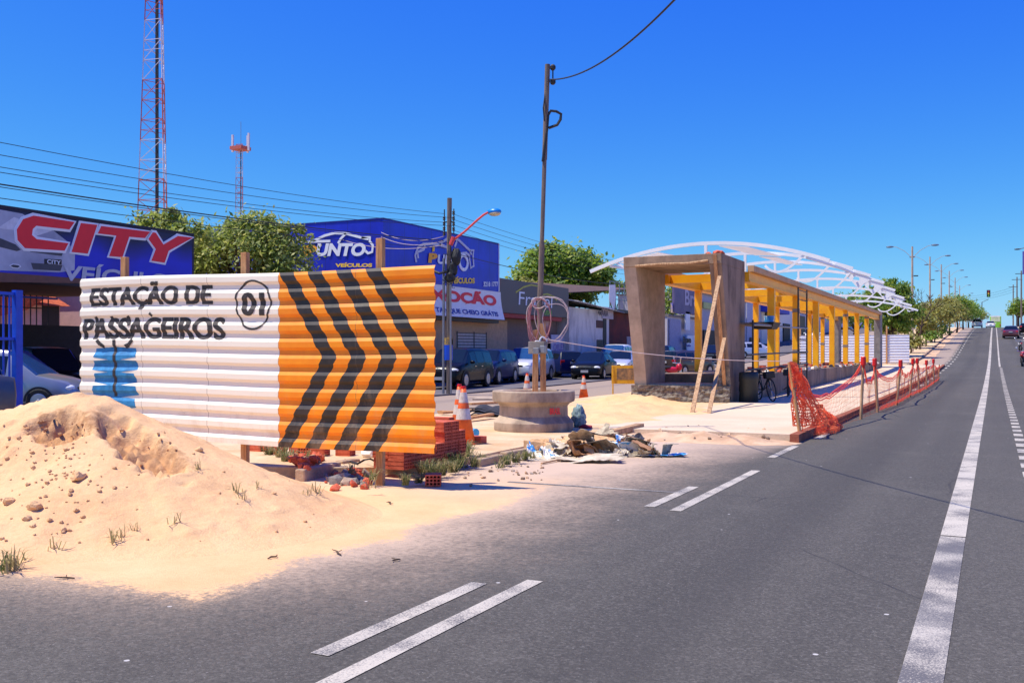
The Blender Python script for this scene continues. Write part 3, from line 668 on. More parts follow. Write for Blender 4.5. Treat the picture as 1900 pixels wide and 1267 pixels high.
# ------------------------------------------------------------------ concrete planter with the service pole standing in it
pq = D(990, 19.3, .1)
pl_ = thing('concrete_planter', 'round grey concrete manhole ring with flared rim, red stencil on its side', 'concrete ring', pq)
mb = MB(); prf = [(.76, 0), (.77, .02), (.77, .16), (.70, .24), (.665, .28), (.66, .47), (.70, .52), (.79, .56), (.80, .60), (.80, .74), (.785, .76), (.60, .76), (.585, .74), (.56, .2)]
mb.lathe(prf, 40, cap=False); ob = mb.build('concrete_shell', M['planter'], pl_, smooth=True); ob.modifiers.new('edge', 'EDGE_SPLIT').split_angle = math.radians(28)
mb = MB(); mb.lathe([(.58, .66), (.01, .69)], 24); mb.build('soil', M['dirt'], pl_)
ang0 = -math.pi/2+TH*1.0
def cyl(a, b, t): th = ang0+a/.665; return ((.665+t)*math.cos(th), (.665+t)*math.sin(th), b)
mb = text(cyl, 'BRASIL', .30, .56, .33, .45, bold=.02, t=.006); mb.build('stencil', M['red_text'], pl_)
sp = thing('service_pole', 'tall thin makeshift pole strapped to two planks, coils of pale wire at mid height', 'pole', pq+Vector((.1, .35, .6)))
b0 = sp.location; tp = at(1016, 120, 19.5)-b0; mid = at(1002, 560, 19.6)-b0
mb = MB(); mb.tube([mid+Vector((0, 0, -.9)), mid, mid.lerp(tp, .25)], .055, 10); mb.tube([mid.lerp(tp, .22), mid.lerp(tp, .62)], .042, 10); mb.tube([mid.lerp(tp, .6), tp], .05, 10); mb.build('pole_shaft', M['wood_dark'], sp)
for px in (993, 1008):
    a_ = at(px, 728, 19.4)-b0; b_ = at(px+1 if px < 1000 else px-1, 612 if px < 1000 else 600, 19.4)-b0
    mb = MB(); mb.bar(a_, b_, .13, .11); mb.build('plank', M['wood'], sp, bevel=.005)
mb = MB(); mb.box(at(998, 645, 19.25)-b0, (.34, .16, .24)); mb.build('meter_board', M['concrete_grey'], sp, bevel=.01)
mb = MB(); mb.box(at(996, 651, 19.1)-b0, (.12, .1, .12)); mb.box(at(1008, 648, 19.1)-b0, (.1, .1, .14)); mb.build('meter_box', M['galv'], sp, bevel=.01)
r = random.Random(5)
def coil(c, rx, rz, m, n=2, tw=.15, rad=.009):
    mb = MB(); pts = []
    for i in range(28*n+1):
        a = i/28*2*math.pi; k = 1+.05*math.sin(i*.7)+.04*r.random()
        pts.append((c.x+rx*k*math.cos(a)*.9, c.y+rx*k*math.cos(a)*.42+tw*.2*math.sin(a*.5), c.z+rz*k*math.sin(a)))
    mb.tube(pts, rad, 5); mb.build('wire_coil', m, sp)
for px, py, rx, rz, m_, n_ in ((1014, 592, .40, .44, 'cable_white', 1), (1022, 590, .33, .42, 'cable_white', 1), (1002, 594, .2, .43, 'cable_pink', 2), (990, 600, .1, .36, 'cable_pink', 2), (1030, 597, .25, .36, 'cable_white', 1), (1000, 562, .13, .1, 'cable_white', 3), (1008, 637, .07, .12, 'white_text', 4), (997, 640, .05, .08, 'white_text', 3)):
    coil(at(px, py, 19.3)-b0, rx, rz, M[m_], n_)
mb = MB(); mb.box(tp+Vector((.1, .03, -.2)), (.02, .02, .34)); mb.lathe([(.03, 0), (.055, .03), (.055, .08), (.03, .11)], 10, tp+Vector((.1, .03, -.12))); mb.lathe([(.03, 0), (.055, .03), (.055, .08), (.03, .11)], 10, tp+Vector((.1, .03, -.4))); mb.build('insulator', M['cable'], sp)
lp = [at(1009, 205, 19.5)-b0, at(1018, 206, 19.5)-b0, at(1030, 207, 19.5)-b0, at(1041, 213, 19.5)-b0, at(1039, 224, 19.5)-b0, at(1031, 235, 19.5)-b0, at(1016, 239, 19.5)-b0]
lp = [at(1007, 300, 19.5)-b0, at(1015, 240, 19.5)-b0, at(1017, 214, 19.5)-b0, at(1022, 206, 19.5)-b0, at(1032, 207, 19.5)-b0, at(1041, 212, 19.5)-b0, at(1040, 222, 19.5)-b0, at(1034, 232, 19.5)-b0, at(1018, 238, 19.5)-b0]
mb = MB(); mb.tube(lp, .028, 8); mb.tube([at(1020, 150, 19.5)-b0, at(1012, 170, 19.5)-b0, at(1008, 200, 19.45)-b0, at(1010, 225, 19.45)-b0], .014, 6); mb.build('conduit_loop', M['cable'], sp)
def wire(p, q, sag, r_, m, label, n=24, group=None, name='power_cable', twist=0):
    p, q = Vector(p), Vector(q); mb = MB(); pts = []
    for i in range(n+1):
        t = i/n; v = p.lerp(q, t); v.z -= sag*4*t*(1-t)
        if twist: v += Vector((0, twist*math.sin(t*90), twist*math.cos(t*90)))
        pts.append(v)
    mb.tube(pts, r_, 5); o = mb.build(name, m, off=p); return tag(o, label, 'cable', group)
P0 = at(1021, 148, 19.5); 
wire(P0, (3.4, 1.2, 7.4), 1.5, .014, M['cable'], 'thick cable climbing from the top of the thin pole to the upper right', 60)
wire(at(1008, 628, 19.2), at(1470, 670, 19.9), .12, .008, M['cable_white'], 'pale wire strung low from the pole past the portal to the first net stake', 40)
# ------------------------------------------------------------------ rubbish heap: torn cement sacks
sackm = [mat('kraft_paper', L(224, 184, 138), .9, col2=L(190, 146, 104), scale=9), mat('white_sack_paper', L(222, 208, 186), .8, col2=L(180, 164, 142), scale=7), mat('grey_sack', L(206, 192, 166), .85, col2=L(120, 106, 92), scale=8),
         mat('printed_blue_sack', L(236, 228, 214), .75, col2=L(70, 160, 230), scale=4.5, mixlo=.5, mixhi=.53), mat('brown_sack', L(186, 136, 96), .9, col2=L(120, 84, 60), scale=8)]
def sack(q, sx, sy, sz, m, seed, label, rot=None, flat=False, group='empty cement sacks in the rubbish heap'):
    # a crushed paper bag: a flat sheet folded along random creases, then bent and dropped
    rr = random.Random(seed); n = 15; V = []; Fc = []
    cr = [(rr.random()*math.pi, rr.gauss(0, .28), rr.uniform(-1, 1)*(.25 if flat else 1.15)) for _ in range(4 if flat else 7)]
    for i in range(n):
        for j in range(n):
            u, v = (i/(n-1)-.5)*(1+.1*math.sin(j*.9+seed)), (j/(n-1)-.5)*(1+.1*math.sin(i*1.1+seed)); p = Vector((u*sx*1.5, v*sy*1.5, 0))
            for a, o_, k in cr:
                nrm = Vector((math.cos(a), math.sin(a), 0)); dd = p.x*nrm.x+p.y*nrm.y-o_*sx
                if dd > 0: p = p-nrm*dd*(1-math.cos(k))*.9+Vector((0, 0, math.sin(k)*dd*.75))
            p.z += (.02 if flat else .05)*mnoise.noise((u*9+seed, v*9, 2))+(.01 if flat else .025)*mnoise.noise((u*22+seed, v*22, 6)); V.append(p)
    zs = sorted(p.z for p in V); z0 = zs[int(len(zs)*.06)]
    V = [(p.x, p.y, max(.004, min(p.z-z0, sz*1.5)+.003*rr.random())) for p in V]
    for i in range(n-1):
        for j in range(n-1): Fc.append((i*n+j, (i+1)*n+j, (i+1)*n+j+1, i*n+j+1))
    mb = MB(); mb.raw(V, Fc); o = mb.build('cement_sack', m, smooth=True); o.location = q; o.rotation_euler = rot or (rr.gauss(0, .3), rr.gauss(0, .3), rr.random()*6)
    sd = o.modifiers.new('paper', 'SOLIDIFY'); sd.thickness = .006; o.modifiers.new('crease', 'EDGE_SPLIT').split_angle = math.radians(24)
    return tag(o, label, 'sack', group)
sk = 0
rs_ = random.Random(21)
for i in range(58):
    u = rs_.betavariate(1.5, 1.7); px = 985+u*262; top = 22*math.sin(math.pi*min(1, u*1.1))**.8
    py = 848-rs_.random()*top*.75+rs_.gauss(0, 2); z = max(0, .1*math.sin(math.pi*min(1, u*1.1))*rs_.random()-.02)
    k = rs_.uniform(.2, .38); sk += 1
    sack(G(px, min(py, 852))+Vector((0, 0, z)), k*1.25, k, .13, sackm[rs_.choice((0, 0, 0, 1, 1, 2, 2, 3, 4)) if px < 1130 else rs_.choice((2, 2, 4, 0, 3, 1))], sk, 'crumpled empty cement sack in the rubbish heap in front of the planter')
for px, py, m_, sx, sy, lb in ((1082, 855, 1, .5, .24, 'large flattened pale sack lying in front of the rubbish heap'), (1002, 852, 1, .5, .3, 'small flattened white sack at the left end of the rubbish heap'), (1225, 846, 3, .5, .26, 'blue printed flattened sack at the right tip of the rubbish heap'), (1105, 857, 1, .5, .3, 'torn pale paper scrap lying nearest the road in front of the heap')):
    sk += 1; sack(G(px, py), sx, sy, .07, sackm[m_], sk, lb, rot=(0, 0, .4), flat=True, group=None)
mb = MB(); mb.box((0, 0, .1), (.34, .22, .2)); o = mb.build('cardboard_box', mat('cardboard', L(186, 132, 84), .9), bevel=.008); o.location = G(1118, 846); o.rotation_euler = (0, .05, .5); tag(o, 'small brown cardboard box in the front of the rubbish heap', 'box')
for a_, b_, wd, th, lb in ((( 1122, 815), (1188, 802), .16, .1, 'thick wooden beam lying behind the rubbish heap'), ((1005, 862), (1055, 852), .03, .02, 'thin stick lying at the front of the rubbish heap')):
    p_, q_ = G(*a_), G(*b_); mb = MB(); mb.bar(p_+Vector((0, 0, .09 if wd > .1 else .02)), q_+Vector((0, 0, .13 if wd > .1 else .03)), wd, th); o = mb.build('timber_beam' if wd > .1 else 'stick', M['wood_pale'], off=p_); tag(o, lb, 'timber')
mb = MB(); mb.raw(*blob((0, 0, .24), (.14, .12, .24), 3, .55, 11, 3.2)); q = G(1074, 797, .05); o = mb.build('net_bag', mat('grey_blue_netting', L(150, 172, 178), .8, col2=L(96, 122, 130), scale=18, bump=.8, bscale=40), smooth=True); o.location = q; tag(o, 'grey blue net bag leaning on the right side of the concrete ring', 'bag')
mb = MB(); mb.raw(*blob((0, 0, .06), (.14, .1, .07), 2, .4, 5)); o = mb.build('red_rag', mat('red_cloth', L(150, 40, 56), .9)); o.location = G(1086, 799, .05); tag(o, 'dark red rag on the ground below the net bag', 'rag')
# timber, roof sheets and slabs behind the cones
mb = MB(); nx = 26
for i in range(nx):
    for k in range(3):
        x0, x1 = i/nx*1.9, (i+1)/nx*1.9; z = lambda x: .05*abs(math.sin(x*9))+.05*k+.03*math.sin(x*3+k)
        mb.quad((x0, k*.22, z(x0)), (x1, k*.22, z(x1)), (x1, k*.22+.8, z(x1)+.05), (x0, k*.22+.8, z(x0)+.05))
o = mb.build('roofing_sheets', mat('dark_fibre_cement', L(66, 64, 68), .9, col2=L(38, 36, 40))); o.location = G(868, 772, .12); o.rotation_euler = (0, 0, .3); tag(o, 'pile of dark corrugated roofing sheets left of the concrete ring', 'roofing sheets'); o.modifiers.new('s', 'SOLIDIFY').thickness = .012
for i, (a_, b_) in enumerate((((815, 768), (868, 771)), ((818, 775), (898, 766)), ((868, 781), (912, 775)), ((872, 757), (918, 752)))):
    p_, q_ = G(*a_, .12), G(*b_, .12); mb = MB(); mb.bar(p_+Vector((0, 0, .06+.05*(i % 2))), q_+Vector((0, 0, .08)), .14, .05); o = mb.build('plank', M['wood'], off=p_); tag(o, ['weathered plank sticking out behind the hoarding edge', 'long plank lying under the dark roofing sheets', 'short plank in front of the dark roofing sheets', 'plank lying beyond the dark roofing sheets'][i], 'plank')
for i, (px, py, s) in enumerate(((925, 742, 1.5), (890, 750, 1.1), (960, 738, 1.3))):
    mb = MB(); mb.box((0, 0, .04), (s, s*.55, .07)); o = mb.build('paving_slab', M['concrete'], bevel=.01); o.location = G(px, py, .11); o.rotation_euler = (0, 0, .3+i); tag(o, ['large loose concrete slab lying behind the left rim of the ring', 'small loose slab beside the dark roofing sheets', 'loose slab lying beyond the ring near the small cone'][i], 'slab')
# yellow trestle board
yb = thing('road_sign_board', 'yellow trestle board with a dirty blank panel beside the left portal leg', 'sign board', D(1160, 36.0, 0), math.radians(18))
ym = mat('yellow_board_paint', L(236, 178, 26), .5, col2=L(200, 140, 20))
mb = MB(); mb.box((0, 0, .78), (.98, .03, .66)); mb.build('board', ym, yb, bevel=.005)
mb = MB(); mb.box((.06, -.0165, .8), (.72, .006, .42)); mb.build('panel', mat('mud_spattered_panel', L(190, 140, 90), .8, col2=L(96, 84, 70), scale=5), yb)
for x in (-.44, .44):
    for y in (-.16, .18):
        mb = MB(); mb.bar((x, y, 0), (x, 0, 1.1), .04); mb.build('leg', ym, yb)
# loose black hose and plastic bag on the ground under the hoarding
mb = MB(); mb.tube([G(640, 853, .12), G(664, 860, .12), G(676, 853, .16), G(687, 851, .2), G(697, 856, .12), G(706, 858, .12)], .013, 6); o = mb.build('hose', M['cable'], off=G(670, 856, .1)); tag(o, 'thin black hose curling on the ground left of the hoarding post', 'hose')
mb = MB(); mb.raw(*blob((0, 0, .05), (.1, .07, .07), 2, .6, 3)); o = mb.build('plastic_bag', M['banner_white']); o.location = G(684, 848, .1); tag(o, 'small white plastic bag lying under the orange half of the hoarding', 'bag')
for i, (px, py, l_, lb) in enumerate(((300, 1027, .16, 'dry leaf lying on the flat sand below the heap'), (508, 1035, .12, 'thin dark twig lying on the flat sand'), (628, 1026, .2, 'dark stick lying at the sand edge by the road'), (122, 1073, .14, 'dry stalk lying on the sand near the left edge'), (733, 1040, .1, 'scrap lying on the asphalt beyond the sand edge'), (722, 934, .2, 'clump of dried weed on the sand below the hoarding post'))):
    q = G(px, py, .004); mb = MB(); mb.tube([(-l_/2, 0, .006), (-l_*.1, .015, .012), (l_*.2, 0, .008), (l_/2, .03, .014)], [.005, .008, .006, .003], 5); mb.tube([(-l_*.1, .015, .012), (l_*.1, -.03, .02)], .003, 4); o = mb.build('twig', M['bark']); o.location = q; o.rotation_euler = (0, 0, .4+i); tag(o, lb, 'twig')
# ------------------------------------------------------------------ the half built bus station
SB = Vector((-8.5, 29.3, .1)); st = thing('bus_station', 'half built bus station with concrete portal, yellow columns and white arched roof frame', 'bus station', SB)
def sbuild(mb, name, m, **k): return mb.build(name, m, st, off=SB, **k)
def ring(mb, a, b):  # loft two polygons
    n = len(a); mb.face(list(a)[::-1]); mb.face(b)
    for i in range(n): mb.face([a[i], a[(i+1) % n], b[(i+1) % n], b[i]])
# portal: two legs whose front edge leans out towards the top
def leg(x0, x1, mt, zb=.1):
    mb = MB(); n = 10
    secs = []
    for i in range(n+1):
        t = i/n; z = zb+(4.16-zb)*t; yf = 29.45-1.12*t**1.15; secs.append([(x0, yf, z), (x1, yf, z), (x1, 31.25, z), (x0, 31.25, z)])
    for i in range(n):
        a, b = secs[i], secs[i+1]
        for j in range(4): mb.face([a[j], a[(j+1) % 4], b[(j+1) % 4], b[j]])
    mb.face(secs[0][::-1]); mb.face(secs[-1]); sbuild(mb, 'portal_leg', mt)
leg(-9.98, -9.6, M['concrete']); leg(-7.38, -7.02, M['concrete_brown'])
mb = MB(); mb.box2((-9.98, 28.3, 4.162), (-7.02, 31.25, 4.46)); sbuild(mb, 'portal_lintel', M['concrete_brown'], bevel=.015)
mb = MB(); mb.tube([(-9.6, 28.28, 4.18), (-8.8, 28.27, 4.21), (-8.0, 28.27, 4.2), (-7.4, 28.27, 4.26)], .04, 6); sbuild(mb, 'formwork_batten', M['wood_pale'])
for x, s in ((-7.25, .11), (-7.12, .09), (-7.5, .07)):
    mb = MB(); mb.raw(*blob((x, 28.7, 4.46+s*.5), (s*1.4, s, s*.7), 1, .6, int(s*100))); sbuild(mb, 'loose_brick', M['brick'])
mb = MB(); mb.bar((-7.2, 28.24, 4.42), (-7.17, 29.34, .4), .1, .03); sbuild(mb, 'formwork_board', M['wood'])
# stone footing, platform slab with its debris
mb = MB()
for xa, xb, ya, yb, z1 in ((-10.05, -7.0, 29.3, 29.5, .62), ):
    nx, nz = 60, 12
    V = []; Fc = []
    for i in range(nx+1):
        for j in range(nz+1):
            x = xa+(xb-xa)*i/nx; z = .0+z1*j/nz; k = mnoise.noise((x*3.3, z*6, 1))*.07+mnoise.noise((x*9, z*14, 5))*.04; V.append((x, ya-.1-k, z))
    for i in range(nx):
        for j in range(nz): Fc.append((i*(nz+1)+j, (i+1)*(nz+1)+j, (i+1)*(nz+1)+j+1, i*(nz+1)+j+1))
    mb.raw(V, Fc); mb.quad((xa, ya-.12, z1), (xb, ya-.12, z1), (xb, yb+.2, z1), (xa, yb+.2, z1))
sbuild(mb, 'stone_footing', M['rubble'])
mb = MB(); V = []; Fc = []
for i in range(9):
    for j in range(25):
        x = -7.36+.36*i/8; z = .1+1.1*j/24; yf = 29.45-1.12*((z-.1)/4.06)**1.15; V.append((x, yf-.02-max(0, mnoise.noise((x*8, z*9, 5)))*.07-max(0, mnoise.noise((x*16, z*16, 2)))*.04, z))
for i in range(8):
    for j in range(24): Fc.append((i*25+j, (i+1)*25+j, (i+1)*25+j+1, i*25+j+1))
mb.raw(V, Fc); sbuild(mb, 'rough_plaster_patch', M['rubble'])
mb = MB(); mb.box2((-9.96, 31.3, .0), (-6.78, 70.2, .93)); sbuild(mb, 'platform', M['concrete_brown'], bevel=.02)
mb = MB(); mb.box2((-9.6, 29.5, .0), (-7.4, 31.2, .66)); sbuild(mb, 'portal_floor', M['concrete'])
# columns, beams
YS = [35.3+4.83*k for k in range(7)]
gy = M['yellow']; cgrey = mat('column_patch', L(150, 134, 120), .8)
for X, wd in ((-7.0, .24), (-9.6, .22)):
    for i, y in enumerate(YS):
        mb = MB(); mb.box2((X-wd/2, y-.12, .93), (X+wd/2, y+.12, 3.86)); sbuild(mb, 'column', gy, bevel=.01)
        if (X > -8 and i in (1, 4, 6)) or (X < -8 and i in (6,)):
            mb = MB(); zz = 1.5+.1*i
            for z in (zz, zz+1.6): mb = MB(); mb.box2((X-wd/2-.004, y-.124, z), (X+wd/2+.004, y+.124, z+.14)); sbuild(mb, 'unpainted_band', cgrey)
        continue
        ring(mb, [(X+wd/2, y-.05, 3.86), (X+wd/2, y+.05, 3.86), (X+wd/2, y+.05, 3.3), (X+wd/2, y-.05, 3.3)][::-1], [(X+wd/2+.001, y-.05, 3.86), (X+wd/2+.09, y+.05, 3.86), (X+wd/2+.002, y+.05, 3.32), (X+wd/2+.002, y-.05, 3.32)]); sbuild(mb, 'haunch', gy)
    mb = MB(); mb.box2((X-.11, 31.27, 3.865), (X+.11, 70.6, 4.14)); mb.box2((X-.15, 31.27, 3.83), (X+.15, 70.6, 3.862)); sbuild(mb, 'long_beam', gy)
mb = MB(); mb.box2((-6.94, 31.28, 4.145), (-6.74, 70.7, 4.33)); sbuild(mb, 'gutter', M['beige'])
mb = MB(); mb.box2((-9.86, 31.28, 4.145), (-9.66, 70.7, 4.33)); sbuild(mb, 'gutter', M['beige'])
for y in [31.6]+YS:
    mb = MB(); mb.box2((-9.48, y-.09, 3.87), (-7.12, y+.09, 4.13)); sbuild(mb, 'cross_beam', gy)
for X0, X1 in ((-9.85, -9.45), (-7.2, -6.8)):
    mb = MB(); mb.box2((X0, 70.3, .3), (X1, 71.6, 4.4)); sbuild(mb, 'end_pillar', M['concrete_grey'], bevel=.02)
mb = MB(); mb.box2((-9.45, 70.4, 4.1), (-7.2, 71.4, 4.4)); sbuild(mb, 'end_lintel', M['concrete_grey'])
# roof arches
wst = M['white_steel']; AY = [33+5.88*k for k in range(8)]; XC = -8.72
def archz(x, lift): return 5.28+lift-(.78)*((x-XC)/4.1)**2
def hbar(pts, wd, hg, up=Vector((0, 0, 1))):
    mb = MB(); pts = [Vector(p) for p in pts]; n = len(pts); S = []
    for i, p in enumerate(pts):
        t = (pts[min(i+1, n-1)]-pts[max(i-1, 0)]).normalized(); s = t.cross(up).normalized()*wd/2; u = s.cross(t).normalized()*hg/2; S.append([p-s-u, p+s-u, p+s+u, p-s+u])
    mb.face(S[0]); mb.face(S[-1][::-1])
    for i in range(n-1):
        for j in range(4): mb.face([S[i][j], S[i][(j+1) % 4], S[i+1][(j+1) % 4], S[i+1][j]])
    return mb
for k, y in enumerate(AY):
    lift = .42*math.sin(math.pi*min(1, k/6.4))
    xs = np.linspace(XC-4.15, XC+4.0, 30)
    A = [(x, y, archz(x, lift)) for x in xs]; sbuild(hbar(A, .09, .12), 'roof_arch', wst)
    mb = MB(); mb.bar((XC, y, 4.1), (XC, y, archz(XC, lift)-.06), .09); sbuild(mb, 'king_post', wst)
    for sg in (-1, 1):
        xe = XC+sg*3.25; xb = -6.75 if sg > 0 else -9.8; ze = archz(xe, lift)
        B = [(xb+(xe-xb)*t, y, 4.46+(ze-4.46)*t-.34*math.sin(math.pi*t**.8)) for t in np.linspace(0, 1, 12)]
        sbuild(hbar(B, .05, .075), 'bracket', wst)
        if sg > 0 and k >= 2:
            # gusset plate with a round hole
            xa_ = xb+1.15; mb = MB(); cx, cz = xa_+.3, (4.42+archz(xa_+.3, lift))/2; tri = [(xa_-.35, archz(xa_-.35, lift)-.05), (xa_+1.0, archz(xa_+1.0, lift)-.05), (xa_+.35, 4.32+.1*k*.3)]
            outer = []
            for a in range(24):
                an = 2*math.pi*a/24; dx, dz = math.cos(an), math.sin(an); best = 9
                for i in range(3):
                    (x1, z1), (x2, z2) = tri[i], tri[(i+1) % 3]; den = dx*(z2-z1)-dz*(x2-x1)
                    if abs(den) < 1e-9: continue
                    tt = ((x1-cx)*(z2-z1)-(z1-cz)*(x2-x1))/den; uu = ((x1-cx)*dz-(z1-cz)*dx)/den
                    if tt > 0 and 0 <= uu <= 1: best = min(best, tt)
                outer.append((cx+dx*best, cz+dz*best))
            ir = .13
            for a in range(24):
                b = (a+1) % 24; i1 = (cx+ir*math.cos(2*math.pi*a/24), cz+ir*math.sin(2*math.pi*a/24)); i2 = (cx+ir*math.cos(2*math.pi*b/24), cz+ir*math.sin(2*math.pi*b/24))
                for yy in (-.01, .01): mb.face([(outer[a][0], y+yy, outer[a][1]), (outer[b][0], y+yy, outer[b][1]), (i2[0], y+yy, i2[1]), (i1[0], y+yy, i1[1])])
            sbuild(mb, 'gusset_plate', wst)
def lifty(y):
    k = (y-33)/5.88; return .42*math.sin(math.pi*min(1, max(0, k)/6.4))
for dx in (-3.4, 3.3):
    pts = [(XC+dx, y, archz(XC+dx, lifty(y))-.1) for y in np.linspace(33, 74.1, 30)]; sbuild(hbar(pts, .06, .08), 'purlin', wst)
# first roof sheets already laid
def rsheet(x0, x1, y0, y1, dz):
    mb = MB(); n = 8; m = 8; V = []; Fc = []
    for i in range(n+1):
        for j in range(m+1):
            x = x0+(x1-x0)*i/n; y = y0+(y1-y0)*j/m; V.append((x, y, archz(x, lifty(y))+dz))
    for i in range(n):
        for j in range(m): Fc.append((i*(m+1)+j, (i+1)*(m+1)+j, (i+1)*(m+1)+j+1, i*(m+1)+j+1))
    mb.raw(V, Fc); o = sbuild(mb, 'roof_sheet', shm); o.modifiers.new('s', 'SOLIDIFY').thickness = .02
N = NT('white_roof_membrane'); N.b.inputs['Base Color'].default_value = (.85, .85, .86, 1); N.b.inputs['Roughness'].default_value = .4
v_ = N.noise(N.obj(), 3, 3); N.link(N.mix(N.ramp(v_, .3, .7), (.87, .87, .88, 1), (.8, .8, .82, 1)), N.b.inputs['Base Color'])
tr = N.n('BsdfTranslucent', {'Color': (.9, .9, .92, 1)}); ms = N.n('MixShader', {0: .45}); N.link(N.b.outputs[0], ms.inputs[1]); N.link(tr.outputs[0], ms.inputs[2]); N.link(ms.outputs[0], N.t.nodes['Material Output'].inputs[0]); shm = N.m
rsheet(-8.3, -7.3, 33.1, 38.8, -.08); rsheet(-8.2, -7.5, 38.95, 44.6, -.12); rsheet(-11.8, -10.4, 33.1, 38.8, -.08); pass
# debris along the platform edge (short rebar stubs, block ends)
for i in range(90):
    y = random.uniform(31.5, 69); q = Vector((-6.9+random.gauss(0, .12), y, .93)); s = random.uniform(.05, .13)
    lump(q, s, random.choice([M['concrete'], M['banner_white'], M['brick'], M['concrete_grey'], M['concrete_brown'], M['dark_steel']]), 'bit of building debris lying along the edge of the station platform', 'debris on the platform edge', cat='debris', name='debris_lump')
for i in range(26):
    y = random.uniform(31.5, 68); put_brick(-7.5-random.random()*1.6, y, .935, random.random()*3, 'red hollow brick left lying on the station platform', 'bricks on the platform')
# loose props leaning on the portal
for a_, b_, lb in ((at(1335, 513, 28.3), G(1284, 768, .1), 'long pale timber prop leaning on the right portal leg'), (at(1344, 628, 28.6), G(1315, 768, .1), 'shorter timber prop leaning low on the right portal leg')):
    mb = MB(); mb.bar(b_, a_, .1, .05); o = mb.build('timber_prop', M['wood_pale'], off=b_); tag(o, lb, 'prop')
# scaffold along the platform
sc0 = D(1440, 33, .1); sf = thing('scaffold', 'dark steel scaffold frame standing at the platform edge behind the portal', 'scaffold', sc0); dsm = M['dark_steel']
def sp_(x, y, z): return Vector((x, y, z))-sc0
def postpair(px1, px2, X, zt, rungs):
    (y1, _), (y2, _) = onX(px1, 600, X), onX(px2, 600, X); mb = MB()
    for y in (y1, y2): mb.tube([sp_(X, y, .12), sp_(X, y, zt)], .03, 8)
    for z in rungs: mb.tube([sp_(X, y1, z), sp_(X, y2, z)], .018, 6)
    mb.build('ladder_frame', dsm, sf); return y1, y2
ya, yb = postpair(1481, 1497, -6.55, 4.05, (.6, 1.1, 1.6, 2.1, 2.6, 3.1, 3.6, 3.95))
mb = MB(); y0 = onX(1397, 600, -6.55)[0]; mb.tube([sp_(-6.55, y0, .12), sp_(-6.55, y0, 2.6)], .03, 8); mb.build('standard', dsm, sf)
for z, m_ in ((1.1, dsm), (1.55, dsm), (2.45, M['galv'])):
    mb = MB(); mb.tube([sp_(-6.52, y0-1.0 if z < 2 else y0, z), sp_(-6.52, yb, z+.1)], .026, 8); mb.build('ledger', m_, sf)
mb = MB(); mb.box2(sp_(-7.3, y0+.3, 2.48), sp_(-6.5, y0+4.4, 2.53)); mb.build('deck_board', M['wood_dark'], sf)
mb = MB(); q = at(1420, 604, 33)
ring(mb, [q+Vector(v) for v in ((-.3, -.45, -.12), (.3, -.45, -.12), (.3, .45, -.12), (-.3, .45, -.12))], [q+Vector(v) for v in ((-.4, -.6, .1), (.4, -.6, .1), (.4, .6, .1), (-.4, .6, .1))]); o = mb.build('mortar_tub', M['black'], off=q); tag(o, 'black mortar tub on the scaffold deck', 'tub')
mb = MB(); q = at(1427, 594, 33.2); mb.lathe([(.14, -.14), (.18, .14), (.165, .14), (.13, -.1)], 16, q); o = mb.build('bucket', mat('white_blue_bucket', L(226, 232, 236), .5, col2=L(60, 150, 210), scale=3, mixlo=.48, mixhi=.52), off=q); tag(o, 'white and blue bucket in the black mortar tub', 'bucket')
mb = MB(); q = D(1389, 29.7, .11); mb.lathe([(.26, 0), (.29, .02), (.27, .3), (.29, .33), (.27, .6), (.29, .63), (.28, .88), (.25, .9), (.24, .8)], 20, q); o = mb.build('barrel', mat('black_barrel', (.022, .026, .024, 1), .5), off=q, smooth=True); tag(o, 'black barrel standing at the foot of the right portal leg', 'barrel')
# bicycles
def bicycle():
    t = thing('bicycle', None, 'bicycle'); fm = mat('bicycle_frame', (.025, .03, .035, 1), .35)
    for x in (-.53, .53):
        mb = MB(); mb.tube([(x+.33*math.cos(a), 0, .34+.33*math.sin(a)) for a in np.linspace(0, 2*math.pi, 28)[:-1]], .02, 6, closed=True); wo_ = mb.build('wheel', M['tyre'], t)
        mb = MB()
        for a in np.linspace(0, math.pi, 7)[:-1]: mb.bar((x+.32*math.cos(a), 0, .34+.32*math.sin(a)), (x-.32*math.cos(a), 0, .34-.32*math.sin(a)), .006)
        mb.build('spokes', M['chrome'], wo_)
    mb = MB()
    for a, b in (((-.53, 0, .34), (-.1, 0, .32)), ((-.1, 0, .32), (-.2, 0, .82)), ((-.2, 0, .8), (.36, 0, .78)), ((-.1, 0, .32), (.38, 0, .7)), ((-.53, 0, .34), (-.2, 0, .78)), ((.53, 0, .34), (.34, 0, .9))): mb.tube([a, b], .018, 6)
    mb.build('frame', fm, t)
    mb = MB(); mb.tube([(.26, -.3, .98), (.36, -.2, .98), (.36, 0, .95), (.36, .2, .98), (.26, .3, .98)], .016, 6); mb.tube([(.34, 0, .9), (.36, 0, .96)], .016, 6); mb.build('handlebar', fm, t)
    mb = MB(); mb.raw(*blob((-.22, 0, .88), (.14, .08, .05), 2, .1)); mb.build('saddle', M['black'], t)
    mb = MB(); mb.box((.5, 0, .8), (.26, .3, .2)); mb.build('basket', M['black'], t, bevel=.03)
    mb = MB(); mb.bar((-.1, -.16, .22), (-.1, .16, .42), .03); mb.box((-.1, -.17, .21), (.08, .08, .02)); mb.box((-.1, .17, .43), (.08, .08, .02)); mb.build('pedals', M['black'], t)
    return t
bk = bicycle(); bk.location = D(1421, 30.6, .115); bk.rotation_euler = (math.radians(8), 0, math.radians(-56)); bk['label'] = 'dark bicycle leaning near the barrel, front wheel towards the camera'
b2 = dup(bk, D(1463, 33.6, .115), math.radians(-82), 'dark bicycle standing behind the leaning first net stake'); 
